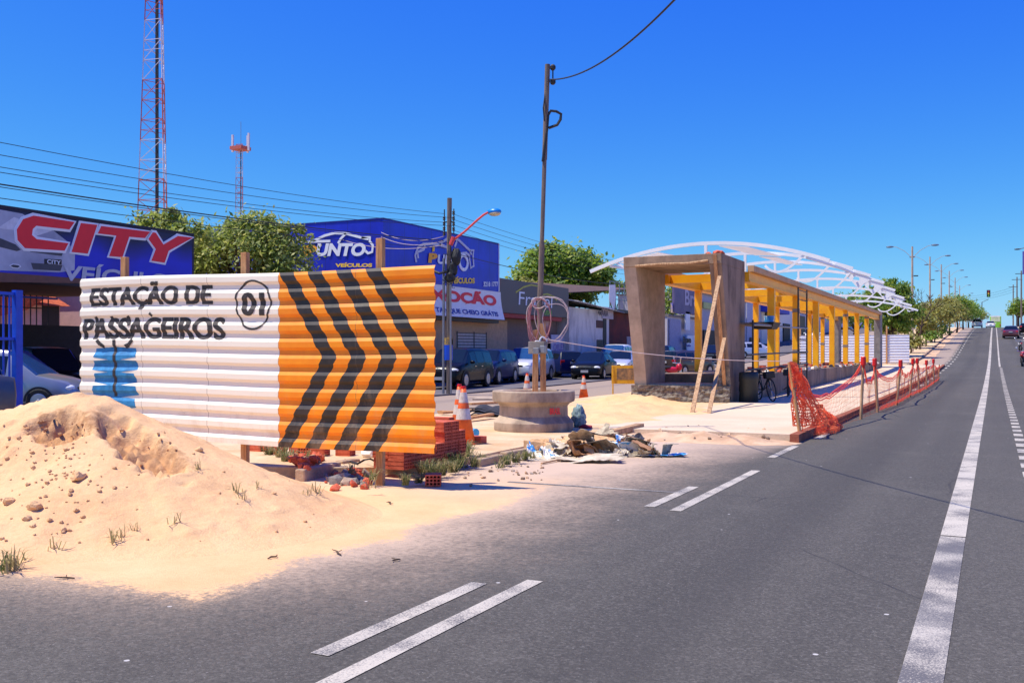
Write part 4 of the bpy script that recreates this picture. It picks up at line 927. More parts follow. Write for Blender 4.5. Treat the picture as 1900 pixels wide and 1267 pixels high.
# ------------------------------------------------------------------ net stakes with red lamp covers and the orange net
stk = [((1487, 815), (1464, 672)), ((1597, 778), (1602, 672)), ((1629, 765), (1623, 674)), ((1663, 752), (1671, 676)), ((1688, 737), (1694, 672)), ((1706, 729), (1702, 671)), ((1719, 722), (1719, 674)), ((1733, 712), (1732, 671)), ((1741, 706), (1743, 676))]
lbs = ['leaning stake nearest the camera with net bunched on it', 'second stake from the camera, straight, with a red lamp cover', 'third net stake, slightly leaning left, with a red lamp cover', 'fourth net stake in front of the corrugated fence end', 'fifth net stake, left of a close pair', 'sixth net stake, right of a close pair', 'seventh net stake with a low red cover', 'eighth net stake near the far end of the net', 'last bare net stake at the far end of the net']
bases, tops = [], []
for i, ((bx_, by_), (tx, ty)) in enumerate(stk):
    b = G(bx_, by_, .0); a_, b_ = ray(bx_); d = b.y/b_; t_ = at(tx, ty, d+(.0 if i else .1)); bases.append(b); tops.append(t_)
    s = thing('net_stake', lbs[i], 'stake', b, 0, 'stakes of the orange net'); mb = MB(); mb.tube([(0, 0, -.1), t_*.5-b*.5, t_-b], [.034, .036, .03], 8); mb.build('stick', M['wood_pale'] if i else M['wood'], s)
    if 0 < i < 8:
        q = t_-b; mb = MB(); mb.lathe([(.055, -.09), (.062, -.08), (.058, .1), (.045, .115)], 14, q+Vector((0, 0, .02))); mb.lathe([(.03, -.16), (.04, -.08)], 8, q); mb.build('lamp_cover', M['red_plastic'], s, smooth=False)
netm = mat('orange_net_plastic', L(255, 100, 66), .5, col2=L(248, 72, 44), scale=9)
N = NT('translucent_orange_net'); tr = N.n('BsdfTranslucent', {'Color': L(255, 130, 84)}); ms = N.n('MixShader', {0: .5}); v_ = N.ramp(N.noise(N.obj(), 6, 3), .3, .7); N.link(N.mix(v_, L(255, 140, 92), L(255, 106, 64)), N.b.inputs['Base Color']); N.b.inputs['Roughness'].default_value = .5; N.link(N.b.outputs[0], ms.inputs[1]); N.link(tr.outputs[0], ms.inputs[2]); N.link(ms.outputs[0], N.t.nodes['Material Output'].inputs[0]); netm = N.m
mb = MB(); mb2 = MB()
def netpanel(mb, P, nu, nv, wd, jit=0):
    G_ = [[P(i/nu, j/nv) for j in range(nv+1)] for i in range(nu+1)]
    nr = Vector((.6, -.8, 0))
    for i in range(nu+1):
        for j in range(nv+1):
            p = G_[i][j]
            if i < nu:
                q = G_[i+1][j]; u = (q-p).cross(nr).normalized()*wd/2; mb.quad(p-u, q-u, q+u, p+u)
            if j < nv:
                q = G_[i][j+1]; u = (q-p).cross(nr).normalized()*wd/2; mb.quad(p-u, q-u, q+u, p+u)
for i in range(8):
    a0, a1, t0, t1 = bases[i], bases[i+1], tops[i], tops[i+1]; ln = (a1-a0).length; sag = [.55, .34, .3, .25, .2, .15, .1, .1][i]
    def P(u, v):
        b = a0.lerp(a1, u)+Vector((0, 0, .02)); t = t0.lerp(t1, u)-Vector((0, 0, .1)); s = 4*u*(1-u)
        t = t-Vector((0, 0, sag*s)); p = b.lerp(t, v)
        if i == 0: u_ = u**1.7; p = Vector((a0.lerp(a1, u_).x, a0.lerp(a1, u_).y, p.z))
        return p+Vector((.06*mnoise.noise((u*ln*1.4, v*2, i)), .06*mnoise.noise((u*ln*1.2, v*2, i+9)), (.05*mnoise.noise((u*ln*1.7, v*3, i+4))*(.3+v))))
    netpanel(mb, P, max(6, int(ln/.11)), 9, .0052 if i < 2 else .006)
    # gathered top selvedge
    for o_ in (0, .04, .09): mb.tube([P(u, 1)-Vector((0, 0, o_)) for u in np.linspace(0, 1, 16)], .012, 4)
    if i > 1:
        for o_ in range(4): mb.tube([P(u, 0)+Vector((.03*o_, 0, .03+.04*o_)) for u in np.linspace(0, 1, 10)], .009, 4)
# bunched end hanging on the leaning stake and trailing on the ground
def B1(u, v):
    t = tops[0]-Vector((0, 0, .02)); g = bases[0]; sp_w = .12+1.0*(1-v)**.8
    p = g.lerp(t, .18+.82*v)+Vector((.88, .42, 0))*(u*sp_w*.62-.12*(1-v))
    return p+Vector((.09*mnoise.noise((u*6, v*5, 1)), .12*mnoise.noise((u*7, v*4, 5)), .05*mnoise.noise((u*8, v*8, 2))))
netpanel(mb, B1, 15, 24, .017)
def B3(u, v): q = B1(u*.8, v); return q+Vector((.05*mnoise.noise((u*9, v*6, 7)), .1, .04*mnoise.noise((u*9, v*6, 3))))
netpanel(mb, B3, 12, 20, .015)
e0, e1 = G(1500, 775), G(1580, 795)
def B2(u, v):
    b = bases[0].lerp(bases[1], .12+.42*u); hh = (.05+.42*math.sin(math.pi*min(1, u*1.02))**2*(1+.3*math.sin(u*9)))*v
    return b+Vector((-.05+.35*(1-v)*math.sin(math.pi*u), -.25*(1-v), .03+hh))+Vector((.1*mnoise.noise((u*7, v*6, 11)), .1*mnoise.noise((u*8, v*6, 15)), abs(.12*mnoise.noise((u*9, v*7, 12)))*v))
for k in range(3): netpanel(mb, (lambda u, v, k=k: B2(u, v)+Vector((.05*k*mnoise.noise((u*5, v*5, k)), .05*k, .02*k))), 26, 9, .014)
nb = bases[0]; o = mb.build('safety_net', netm, off=nb); tag(o, 'orange plastic safety net sagging between the stakes and bunched at its near end', 'safety net')
# far corrugated fence
ff = thing('corrugated_fence', 'pale corrugated metal fence across the median beyond the station', 'fence', (-9.3, 78, tz(78)))
mb = MB(); fz = [k*.05 for k in range(43)]
for i in range(len(fz)-1):
    c0, c1 = .03*(1 if (i % 4) < 2 else -1), .03*(1 if ((i+1) % 4) < 2 else -1)
    mb.quad((-4.6, c0, .15+fz[i]), (3.75, c0, .15+fz[i]), (3.75, c1, .15+fz[i+1]), (-4.6, c1, .15+fz[i+1]))
mb.build('corrugated_sheet', mat('pale_zinc_sheet', L(226, 228, 240), .4, var=.08), ff)
for x in (-4, -1.5, .2, 2.2):
    mb = MB(); mb.bar((x, .06, 0), (x, .06, 2.75), .09); mb.build('post', M['wood'] if x != 2.2 else M['wood'], ff)
mb = MB(); mb.bar((2.2, -.08, 0), (2.2, -.08, 2.9), .1); mb.build('post', M['wood'], ff)
# ------------------------------------------------------------------ left: showroom with the long billboard
FX = -24.0; sB = M['sign_blue']
def wall2(t, name, a, b, m, base, **k):
    mb = MB(); mb.box2(a, b); return mb.build(name, m, t, off=base, **k)
c0 = Vector((-26, 16, .1)); ct = thing('car_showroom', 'open fronted showroom under a long billboard with big red italic letters', 'building', c0)
wall2(ct, 'canopy', (-30.5, 4, 3.62), (-24.3, 25.3, 4.0), mat('brown_soffit', L(104, 70, 56), .8), c0)
wall2(ct, 'fascia', (-24.6, 4, 3.55), (-24.02, 25.32, 5.58), mat('dark_fascia', L(34, 30, 48), .6), c0)
for y in (8.5, 25.05): wall2(ct, 'column', (-24.55, y, .05), (-24.2, y+.25, 3.55), mat('brown_pillar', L(70, 54, 48), .8), c0)
wall2(ct, 'back_wall', (-30.3, 4, .05), (-30.0, 27, 2.58), mat('dark_yard_wall', L(52, 50, 56), .9), c0)
pl = lambda a, b, t: (FX+t-c0.x, a-c0.y, b-c0.z)
def cc(x, y): return onX(x*480/1900, 340+y*480/1900, FX)       # points measured on the billboard face
N = NT('billboard_print'); sx = N.n('SeparateXYZ', {0: N.obj()}); g = N.ramp(N.noise(N.obj(), .35, 3), .3, .7)
cl = N.mix(N.ramp(N.math('ADD', sx.outputs[2], N.math('MULTIPLY', g, .5)), 4.6, 5.3), N.mix(g, L(28, 44, 214), L(40, 30, 160)), L(26, 24, 66)); N.link(cl, N.b.inputs['Base Color']); N.b.inputs['Roughness'].default_value = .45
mb = MB(); mb.poly(pl, [(4.1, 3.72), (25.2, 3.72), (25.2, 5.46), (4.1, 5.46)], .01); sgn = mb.build('billboard', N.m, ct)
def decal(pts, name, m, t, par=None):
    mb = MB(); mb.poly(pl, [cc(*p) for p in pts], t); return mb.build(name, m, par or sgn)
silver = mat('printed_silver', L(196, 198, 210), .45, col2=L(150, 152, 170), scale=.7); dgrey = mat('printed_grey', L(74, 74, 84), .5)
decal([(-400, 150), (0, 195), (160, 225), (300, 300), (385, 345), (500, 435), (548, 520), (545, 640), (430, 655), (0, 640), (-400, 620)], 'car_picture', silver, .016)
decal([(-400, 330), (0, 405), (110, 450), (150, 490), (120, 500), (0, 470), (-400, 420)], 'car_picture', dgrey, .022)
decal([(225, 585), (330, 592), (455, 602), (440, 645), (240, 632)], 'car_picture', dgrey, .022)
decal([(-20, 330), (90, 345), (230, 400), (380, 350), (300, 318), (100, 250)], 'car_picture', mat('printed_pale', L(222, 224, 232), .5), .02)
decal([(210, 470), (460, 505), (450, 535), (220, 505)], 'car_picture', dgrey, .022)
decal([(322, 556), (448, 562), (448, 598), (322, 592)], 'car_picture', mat('printed_dark', L(30, 30, 40), .5), .028)
y0, z0 = cc(340, 590); y1, z1 = cc(440, 570); text(pl, 'CITY', y0, y1, z0, z1, bold=.02, t=.034).build('lettering', M['white_text'], sgn)
decal([(62, 605), (90, 592), (130, 596), (152, 612), (130, 628), (90, 624)], 'car_picture', M['white_text'], .022); decal([(72, 606), (92, 598), (128, 602), (142, 612), (126, 622), (92, 618)], 'car_picture', dgrey, .028)
decal([(-400, 690), (0, 655), (600, 700), (600, 735), (-400, 720)], 'car_picture', mat('printed_brown', L(120, 80, 64), .6), .022)
letters = [[(545, 285), (240, 235), (160, 262), (112, 340), (118, 420), (175, 482), (470, 500), (500, 440), (265, 408), (232, 380), (238, 340), (262, 318), (505, 345)],
 [(585, 290), (712, 305), (640, 522), (515, 508)], [(735, 312), (1140, 360), (1195, 440), (1135, 455), (1085, 410), (945, 398), (895, 548), (792, 538), (845, 388), (708, 372)],
 [(1140, 360), (1195, 450), (1300, 385), (1415, 400), (1235, 500), (1205, 588), (1102, 572), (1135, 485), (1085, 412)]]
letters[2] = [(735, 312), (1100, 356), (1060, 408), (945, 398), (895, 548), (792, 538), (845, 388), (708, 372)]
letters[3] = [(1115, 358), (1140, 362), (1195, 448), (1300, 385), (1415, 400), (1235, 500), (1205, 588), (1102, 572), (1135, 485), (1080, 410)]
for Lt in letters:
    P = [cc(*p) for p in Lt]; cx, cy = np.mean(P, 0)
    mb = MB(); mb.poly(pl, P, .034); mb.build('lettering', M['red_text'], sgn)
    mb = MB(); mb.stroke(pl, P, .13, .026, closed=True); mb.build('letter_outline', M['white_text'], sgn)
    mb = MB(); mb.stroke(pl, P, .03, .038, closed=True); mb.build('letter_outline', M['white_text'], sgn)
y0, z0 = onX(112, 519, FX); y1, z1 = onX(330, 498, FX); text(pl, 'VEÍCULOS', y0, y1, 3.68, 4.24, bold=.03, shear=.15, t=.034).build('lettering', mat('silver_lettering', L(200, 202, 214), .5), sgn)
# railings on the yard wall and the tiled house behind
rf = thing('railing', 'dark barred railing with a blue top rail on the yard wall under the billboard', 'railing', (-30.15, 14, 2.58)); b0 = Vector((-30.15, 14, 2.58))
mb = MB()
for i in range(64): mb.box2((-30.16, 9.5+i*.24, 2.58), (-30.13, 9.53+i*.24, 3.72))
mb.build('bars', M['black'], rf, off=b0); mb = MB(); mb.box2((-30.18, 9.4, 3.5), (-30.1, 25, 3.57)); mb.build('top_rail', M['blue_paint'], rf, off=b0); mb = MB(); mb.box2((-30.17, 9.4, 3.15), (-30.11, 25, 3.19)); mb.build('middle_rail', M['black'], rf, off=b0)
hb = Vector((-38, 20, 0)); hs_ = thing('tiled_house', 'pink house with a clay tile gable seen through the railing', 'house', hb); pink = mat('pink_render', L(206, 168, 164), .9, var=.15)
wall2(hs_, 'wall', (-42, 12, 0), (-36, 30, 3.6), pink, hb); mb = MB(); ring(mb, [(-42.2, 30.2, 3.6), (-35.6, 30.2, 3.6), (-35.6, 11.8, 3.6), (-42.2, 11.8, 3.6)], [(-39, 30, 5.2), (-38.9, 30, 5.2), (-38.9, 12, 5.2), (-39, 12, 5.2)]); mb.build('roof', M['roof_tile'], hs_, off=hb)
ya_, za_ = onX(38, 545, -35.95); yb_, zb_ = onX(95, 545, -35.95); yc_, zc_ = onX(40, 575, -35.95)
mb = MB(); mb.poly(lambda a, b, t: (-35.9+t, a, b), [(ya_-2, za_+.3), (yb_, zb_+.1), (yc_, zc_), (ya_-2, zc_-.5)], .3); mb.build('porch_roof', M['roof_tile'], hs_, off=hb)
y0, z0 = onX(82, 606, -35.9); y1, z1 = onX(112, 568, -35.9); wall2(hs_, 'window', (-36.1, y0, z0), (-35.97, y1, z1), M['black'], hb)
h2 = Vector((-36, 36, 0)); hh = thing('tiled_house', 'low house with a reddish tile roof half hidden by the loose tree', 'house', h2)
wall2(hh, 'wall', (-40, 31.5, 0), (-34, 40, 4.6), pink, h2); mb = MB(); ring(mb, [(-40.3, 31.2, 4.6), (-33.5, 31.2, 4.6), (-33.5, 40.3, 4.6), (-40.3, 40.3, 4.6)], [(-37.3, 31.4, 6.6), (-37, 31.4, 6.6), (-37, 40, 6.6), (-37.3, 40, 6.6)]); mb.build('roof', M['roof_tile'], hh, off=h2)
# blue barred gate
gb = Vector((-18.6, 12, .08)); gt = thing('gate', 'open blue barred metal gate at the left edge', 'gate', gb); bp_ = M['blue_paint']
(yg, _) = onX(33, 600, -18.6); zg = onX(33, 543, -18.6)[1]
mb = MB(); mb.box2((-18.66, yg-.1, .06), (-18.52, yg+.06, zg+.05)); mb.build('gate_post', bp_, gt, off=gb)
mb = MB()
for i in range(34): mb.box2((-18.61, yg-.22-i*.14, .3), (-18.585, yg-.185-i*.14, zg))
mb.build('bars', bp_, gt, off=gb); mb = MB()
for z in (.3, 1.9, zg-.03): mb.box2((-18.64, yg-5, z-.03), (-18.56, yg-.1, z+.03))
mb.build('rails', bp_, gt, off=gb)
mb = MB(); mb.box2((-18.63, yg-5, .35), (-18.6, yg-.5, 1.2)); mb.build('lower_sheet', bp_, gt, off=gb)
# ------------------------------------------------------------------ blue clad corner building
Y0, Y1 = onX(711, 405, FX)[0], onX(925, 460, FX)[0]; b1 = Vector((-30, 42, 0))
pb = thing('corner_building', 'tall corner building clad in blue metal with a white car outline logo on both faces', 'building', b1)
def wv(a, b, name, m): mb = MB(); mb.box2(a, b); return mb.build(name, m, pb, off=b1)
wv((-40, Y0+.3, 0), (FX-.6, Y1, 4.93), 'shop_wall', mat('beige_render', L(206, 170, 134), .9, var=.12))
N = NT('blue_metal_panels'); p = N.pos(); sx = N.n('SeparateXYZ', {0: p}); s_ = N.math('ADD', sx.outputs[0], sx.outputs[1])
cl = N.mix(N.ramp(N.noise(p, .5, 4), .35, .65), L(22, 40, 206), L(18, 28, 172)); cl = N.mix(N.math('MULTIPLY', N.ramp(N.noise(N.n('Mapping', {'Vector': p, 'Scale': (3, 3, .25)}).outputs[0], 1.4, 5, .7), .5, .75), .3), cl, L(60, 70, 190))
cl = N.mix(N.math('MULTIPLY', N.math('LESS_THAN', N.math('FRACT', N.math('MULTIPLY', s_, .83)), .022), .6), cl, L(10, 14, 90)); cl = N.mix(N.math('MULTIPLY', N.math('LESS_THAN', N.math('FRACT', N.math('MULTIPLY', sx.outputs[2], .8)), .016), .5), cl, L(10, 14, 90))
N.link(cl, N.b.inputs['Base Color']); N.b.inputs['Roughness'].default_value = .4; sB = N.m
clad = wv((-40, Y0, 4.9), (FX, Y1, 7.45), 'metal_cladding', sB); wv((-40, Y0-.02, 2.6), (FX-1.2, Y0+.28, 4.898), 'metal_cladding', sB)
wv((FX-.03, Y1-.03, 4.9), (FX+.04, Y1+.04, 7.5), 'edge_trim', M['white_text']); wv((-40.02, Y0-.03, 7.452), (FX+.03, Y1+.04, 7.5), 'parapet_trim', mat('blue_trim', L(20, 26, 140), .5))
wv((FX-.6, Y0+1.2, .05), (FX-.4, Y0+2.6, 3.3), 'shop_pillar', M['dark_steel']); wv((FX-3.5, Y0+.28, .05), (FX-3.3, Y0+4, 3.4), 'dark_opening', M['black'])
(ya, za), (yb, zb) = onX(848, 618, FX-.55), onX(951, 662, FX-.55)
sh_ = wv((FX-.62, ya, .1), (FX-.56, Y1-.3, za), 'roller_shutter', mat('pale_shutter', L(206, 196, 190), .6))
mb = MB()
for i in range(17): z = .2+(za-.2)*i/16; mb.box2((FX-.57, ya, z), (FX-.545, Y1-.3, z+.035))
for yy in (ya, (ya+Y1)/2, Y1-.4): mb.box2((FX-.56, yy, .1), (FX-.54, yy+.08, za+.1))
mb.build('shutter_bars', M['dark_steel'], pb, off=b1)
pr = lambda a, b, t: (FX+.01+t-b1.x, a-b1.y, b-b1.z); pf = lambda a, b, t: (a-b1.x, Y0-.01-t-b1.y, b-b1.z)
def R3(x, y): return onX(780+x*160/1126, 360+y*180/1267, FX)        # right face, measured in the photo
def L3(x, y): return onY(440+x*500/1900, 340+y*333/1265, Y0)      # left face
wsm = mat('pale_logo_outline', L(206, 206, 224), .5)
def strk(pl_, f, pts, wd, m, t=.03, closed=False): mb = MB(); mb.stroke(pl_, [f(*p) for p in pts], wd, t, closed); mb.build('logo_outline', m, pb)
for pts in ([(-60, 890), (-75, 800), (-40, 700), (30, 655), (150, 650), (250, 665), (340, 695)], [(-35, 840), (-45, 760), (0, 740), (40, 720), (50, 670)], [(240, 660), (290, 620), (350, 580), (410, 575), (490, 600), (640, 740), (690, 735), (680, 800), (690, 940), (650, 965), (630, 800), (590, 770), (520, 780)], [(440, 690), (470, 620)], [(640, 745), (660, 790)]): strk(pr, R3, pts, .13, wsm)
mb = MB(); mb.stroke(pr, [(R3(555, 895)[0]+.42*math.cos(a), R3(555, 895)[1]+.36*math.sin(a)) for a in np.linspace(0, 6.28, 20)[:-1]], .16, .05, True); mb.build('lettering', M['white_text'], pb)
def box_text(s, f, x0, y0, x1, y1, pl_, m, t=.035, bold=.04, shear=.2):
    a0, b0 = f(x0, y1); a1, b1_ = f(x1, y1); c1 = f(x0, y0)[1]; text(pl_, s, a0, a1, b0, c1, bold=bold, shear=shear, t=t, slope=b1_-b0).build('lettering', m, pb)
box_text('P', R3, 90, 770, 205, 900, pr, M['orange_text'], bold=.06); box_text('UNT', R3, 210, 790, 490, 915, pr, M['white_text'], bold=.04)
mb = MB(); mb.poly(pr, [R3(150, 755), R3(175, 750), R3(180, 700), R3(165, 675), R3(150, 710)], .03); mb.build('flame_mark', M['yellow_text'], pb)
box_text('VEÍCULOS', R3, 380, 1075, 700, 1170, pr, M['yellow_text'], bold=.05, shear=0); box_text('3218 1777', R3, 815, 1145, 1005, 1210, pr, M['white_text'], bold=.03, shear=0)
for pts in ([(455, 415), (540, 412), (660, 408)], [(540, 408), (620, 370), (690, 352), (770, 355), (880, 385), (940, 380), (938, 410), (960, 440), (955, 485), (925, 495), (900, 470), (880, 430)], [(770, 355), (735, 390), (715, 425)], [(880, 385), (930, 395)]): strk(pf, L3, pts, .11, M['white_text'])
strk(pf, L3, [(470, 440), (560, 432)], .05, M['black_text'])
box_text('P', L3, 462, 440, 560, 520, pf, M['orange_text'], bold=.06); box_text('UNTO', L3, 555, 425, 900, 515, pf, M['white_text'], bold=.05, shear=.25); box_text('VEÍCULOS', L3, 695, 560, 955, 592, pf, M['yellow_text'], bold=.05, shear=.1)
# promotion banner
pbn = thing('banner', 'large white promotion banner with red and navy lettering hung under the blue cladding', 'banner', (FX+.05, 42, 3.4)); bb = Vector((FX+.05, 42, 3.4))
pq_ = lambda a, b, t: (FX+.05+t-bb.x+.25*max(0, (4.9-b)/1.5)**2, a-bb.y, b-bb.z)
mb = MB(); n = 14
for i in range(n):
    for j in range(4):
        a, b = Y0+.05+(Y1+.1-Y0)*i/n, Y0+.05+(Y1+.1-Y0)*(i+1)/n; c, d = 3.38+1.5*j/4, 3.38+1.5*(j+1)/4
        mb.quad(pq_(a, c, 0), pq_(b, c, 0), pq_(b, d, 0), pq_(a, d, 0))
mb.build('cloth', M['banner_white'], pbn)
def bt(s, px0, px1, z0, z1, m, bold): y0_, y1_ = onX(px0, 550, FX)[0], onX(px1, 550, FX)[0]; text(pq_, s, y0_, y1_, z0, z1, bold=bold, t=.02).build('lettering', m, pbn)
bt('PROMOÇÃO', 722, 918, 3.98, 4.78, M['red_text'], .05); bt('GARANTIA + TANQUE CHEIO GRÁTIS', 722, 917, 3.5, 3.84, M['navy_text'], .03)
wv((FX-.5, Y0+.3, 3.2), (FX+.02, Y1, 3.36), 'beam', M['dark_steel'])
# ------------------------------------------------------------------ dark fascia shop
Y2 = onX(1055, 540, FX)[0]; b2_ = Vector((-28, 53, 0)); fs = thing('shop', 'shop with a wide dark fascia, white script lettering and a curved green stroke', 'building', b2_)
def fv(a, b, name, m): mb = MB(); mb.box2(a, b); return mb.build(name, m, fs, off=b2_)
fv((-36, Y1+.06, 0), (FX-.8, Y2, 5.2), 'wall', mat('taupe_render', L(136, 118, 110), .9, var=.15)); fv((FX-.5, Y1+.06, 3.8), (FX, Y2, 5.65), 'fascia', mat('dark_fascia_print', L(92, 82, 80), .5, col2=L(122, 60, 56), scale=.35, mixlo=.5, mixhi=.7)); fv((-36, Y1+.06, 5.2), (FX-.51, Y2, 5.6), 'roof', M['concrete_grey'])
fv((FX-.75, Y1+.06, 3.55), (FX-.05, Y2-1, 3.78), 'red_strip', mat('red_strip', L(170, 40, 40), .6)); fv((FX-.79, Y1+.06, .05), (FX-.75, Y1+2.6, 3.4), 'beige_panel', mat('beige_panel', L(214, 178, 140), .9))
ps = lambda a, b, t: (FX+t-b2_.x, a-b2_.y, b-b2_.z)
def F5(x, y): return onX(800+x*400/1898, 340+y*267/1267, FX)
a0, c0_ = F5(765, 1115); a1, c1_ = F5(1060, 990); text(ps, 'Frapel', a0, a1, c0_+.05, c1_, bold=.0, shear=.12, t=.02).build('lettering', M['white_text'], fs)
mb = MB(); mb.stroke(ps, [F5(*p) for p in ((745, 960), (810, 915), (880, 895), (950, 910), (960, 985), (1020, 975), (1080, 1000), (1105, 1030))], .09, .02); mb.build('curved_stroke', mat('olive_stroke', L(196, 190, 70), .5), fs)
a0, c0_ = F5(975, 1155); a1, c1_ = F5(1060, 1125); text(ps, 'TUDO', a0, a1, c0_, c1_, t=.02).build('lettering', M['green_text'], fs)
(a0, z0), (a1, z1) = onX(1022, 672, FX-.4), onX(1053, 622, FX-.4); mb = MB(); mb.box2((FX-.42, a0, z0), (FX-.36, a1, z1)); mb.build('lower_sign', mat('lilac_sign', L(196, 190, 208), .7), fs, off=b2_)
pt = lambda a, b, t: (FX-.35+t-b2_.x, a-b2_.y, b-b2_.z)
a0, z0 = onX(1026, 664, FX-.36); a1, z1 = onX(1049, 656, FX-.36); text(pt, '888 4880', a0, a1, z0, z1, bold=.04, t=.01).build('lettering', M['black_text'], fs)
a0, z0 = onX(1026, 650, FX-.36); a1, z1 = onX(1049, 638, FX-.36); text(pt, 'OILEY', a0, a1, z0, z1, t=.01).build('lettering', mat('lilac_letters', L(150, 130, 190), .7), fs)
(a0, z0), (a1, z1) = onX(1008, 615, FX-.5), onX(1020, 575, FX-.5); mb = MB(); mb.box2((FX-.6, a0, z0-.6), (FX-.5, a1, z1)); mb.build('hanging_banner', mat('red_banner', L(176, 70, 66), .7, col2=L(214, 200, 206), scale=1.2), fs, off=b2_)
# ------------------------------------------------------------------ stained white wall with a sagging sheet roof
Y3 = onX(1130, 600, FX)[0]; b3 = Vector((-28, 61, tz(61))); ws = thing('workshop', 'stained white workshop wall under a sagging corrugated sheet roof', 'building', b3)
def gv(a, b, name, m): mb = MB(); mb.box2(a, b); return mb.build(name, m, ws, off=b3)
swm = mat('stained_white_wall', L(220, 212, 206), .9, col2=L(160, 148, 144), scale=1.4, stretch=(1, 1, .35), mixlo=.42, mixhi=.7)
gv((-34, Y2+.06, 0), (FX, Y3, 4.5), 'wall', swm); 
mb = MB(); n = 60
for i in range(n):
    a, b = Y2+.1+(Y3+1.5-Y2)*i/n, Y2+.1+(Y3+1.5-Y2)*(i+1)/n; k = .04*(i % 2); k2 = .04*((i+1) % 2); sg = lambda y: 4.85-.35*((y-Y2)/(Y3-Y2))
    mb.quad((FX+.6, a, sg(a)+k), (FX+.6, b, sg(b)+k2), (-34, b, sg(b)+1.5+k2), (-34, a, sg(a)+1.5+k))
o = mb.build('sheet_roof', mat('weathered_roof_sheet', L(188, 182, 178), .7, col2=L(110, 104, 104), scale=1.2), ws, off=b3); o.modifiers.new('s', 'SOLIDIFY').thickness = .03
gv((FX-.02, Y3-2.4, 0), (FX+.03, Y3-1.3, 2.5), 'doorway', M['dark_steel']); gv((FX-.02, Y3-1.2, 0), (FX+.04, Y3-.6, 4.0), 'gap', M['black']); gv((FX-.02, Y3-2.5, 3.3), (FX+.04, Y3-1.3, 3.8), 'window', mat('brown_window', L(96, 60, 54), .7))
gv((FX+.01, Y3-1.5, 3.95), (FX+.1, Y3+.6, 4.75), 'sign_panel', mat('pale_panel', L(206, 196, 206), .7))
a0, z0 = onX(1112, 598, FX+.1); a1, z1 = onX(1128, 592, FX+.1); text(lambda a, b, t: (FX+.1+t-b3.x, a-b3.y, b-b3.z), 'MARIA', a0, a1, 4.12, 4.5, t=.02).build('lettering', mat('faded_letters', L(120, 112, 128), .7), ws)
# red-brown shed with a steel cage terrace
Y4 = onX(1200, 600, FX)[0]; b4 = Vector((-28, 68, tz(68))); rs = thing('brick_shed', 'red brown walled shed with a caged roof terrace', 'building', b4)
def hv(a, b, name, m): mb = MB(); mb.box2(a, b); return mb.build(name, m, rs, off=b4)
hv((-34, Y3+.1, 0), (FX-.4, Y4, 4.5), 'wall', mat('red_brown_wall', L(134, 58, 44), .9, col2=L(84, 48, 44), scale=.5)); hv((-34, Y3+.1, 4.5), (FX, Y4, 4.7), 'terrace_floor', M['dark_steel'])
mb = MB()
for i in range(9):
    y = Y3+.3+i*(Y4-Y3-.4)/8; mb.bar((FX-.05, y, 4.7), (FX-.05, y, 6.6), .06)
for z in (5.4, 6.0, 6.6): mb.bar((FX-.05, Y3+.3, z), (FX-.05, Y4-.1, z), .05)
mb.build('cage', M['galv'], rs, off=b4); mb = MB(); ring(mb, [(-34, Y2+1.5, 6.6), (FX-1.2, Y2+1.5, 5.45), (FX-.6, Y4, 6.5), (-34, Y4, 7.3)], [(-34, Y2+1.5, 6.65), (FX-1.2, Y2+1.5, 5.5), (FX-.6, Y4, 6.55), (-34, Y4, 7.36)]); mb.build('lean_to_roof', mat('shade_brown_roof_sheet', L(110, 84, 70), .8, col2=L(70, 52, 46)), rs, off=b4)  # lean-to roof coloured dark brown to carry the shade of its underside
hv((-34, Y3+1, 4.75), (-30, Y4, 6.2), 'terrace_room', mat('dark_red_wall', L(84, 42, 40), .9))
mb = MB(); mb.poly(lambda a, b, t: (FX+.05+t, a, b), [(Y3-.1, 6.3), (Y3+1.1, 6.4), (Y3+1.2, 5.5), (Y3+.8, 4.5), (Y3+.5, 4.9), (Y3-.2, 5.3)], .02); mb.build('hanging_sheet', M['banner_white'], rs, off=b4)
(a0, z0), (a1, z1) = onX(1163, 648, FX-.38), onX(1180, 625, FX-.38); mb = MB(); mb.box2((FX-.4, a0, z0), (FX-.36, a1, z1)); mb.build('small_sign', mat('grey_notice', L(190, 170, 166), .8), rs, off=b4)
# ------------------------------------------------------------------ lilac shops seen through the portal
def bldg(label, px0, px1, d_, ztop, wm, depth=8, name='shop_building', X=FX, cat='building'):
    (ya, _), (yb, _) = onX(px0, 600, X), onX(px1, 600, X); c = Vector((X-depth/2, (ya+yb)/2, tz((ya+yb)/2))); t = thing(name, label, cat, c)
    mb = MB(); mb.box2((-depth/2, ya-c.y, -.2), (depth/2, yb-c.y, ztop-c.z)); mb.build('wall', wm, t)
    mb = MB(); mb.box2((-depth/2-.15, ya-c.y-.05, ztop-c.z+.002), (depth/2+.15, yb-c.y+.05, ztop-c.z+.18)); mb.build('parapet', M['concrete_grey'], t); return t, c, ya, yb
lil = mat('lilac_render', L(212, 204, 208), .9, var=.14); lil2 = mat('blue_grey_render', L(176, 174, 186), .9, var=.14); wh_r = mat('white_render', L(240, 234, 226), .9, var=.1)
t, c, ya, yb = bldg('lilac walled shop seen through the portal under a faded purple sign', 1238, 1300, 70, 4.6, lil, 7)
def addbox(t, c, px0, px1, py0, py1, name, m, X=FX, th=.1, off=.05):
    (a0, z1_), (a1, _) = onX(px0, py0, X), onX(px1, py0, X); z0_ = onX(px0, py1, X)[1]
    mb = MB(); mb.box2((X+off-c.x, a0-c.y, z0_-c.z), (X+off+th-c.x, a1-c.y, z1_-c.z)); return mb.build(name, m, t)
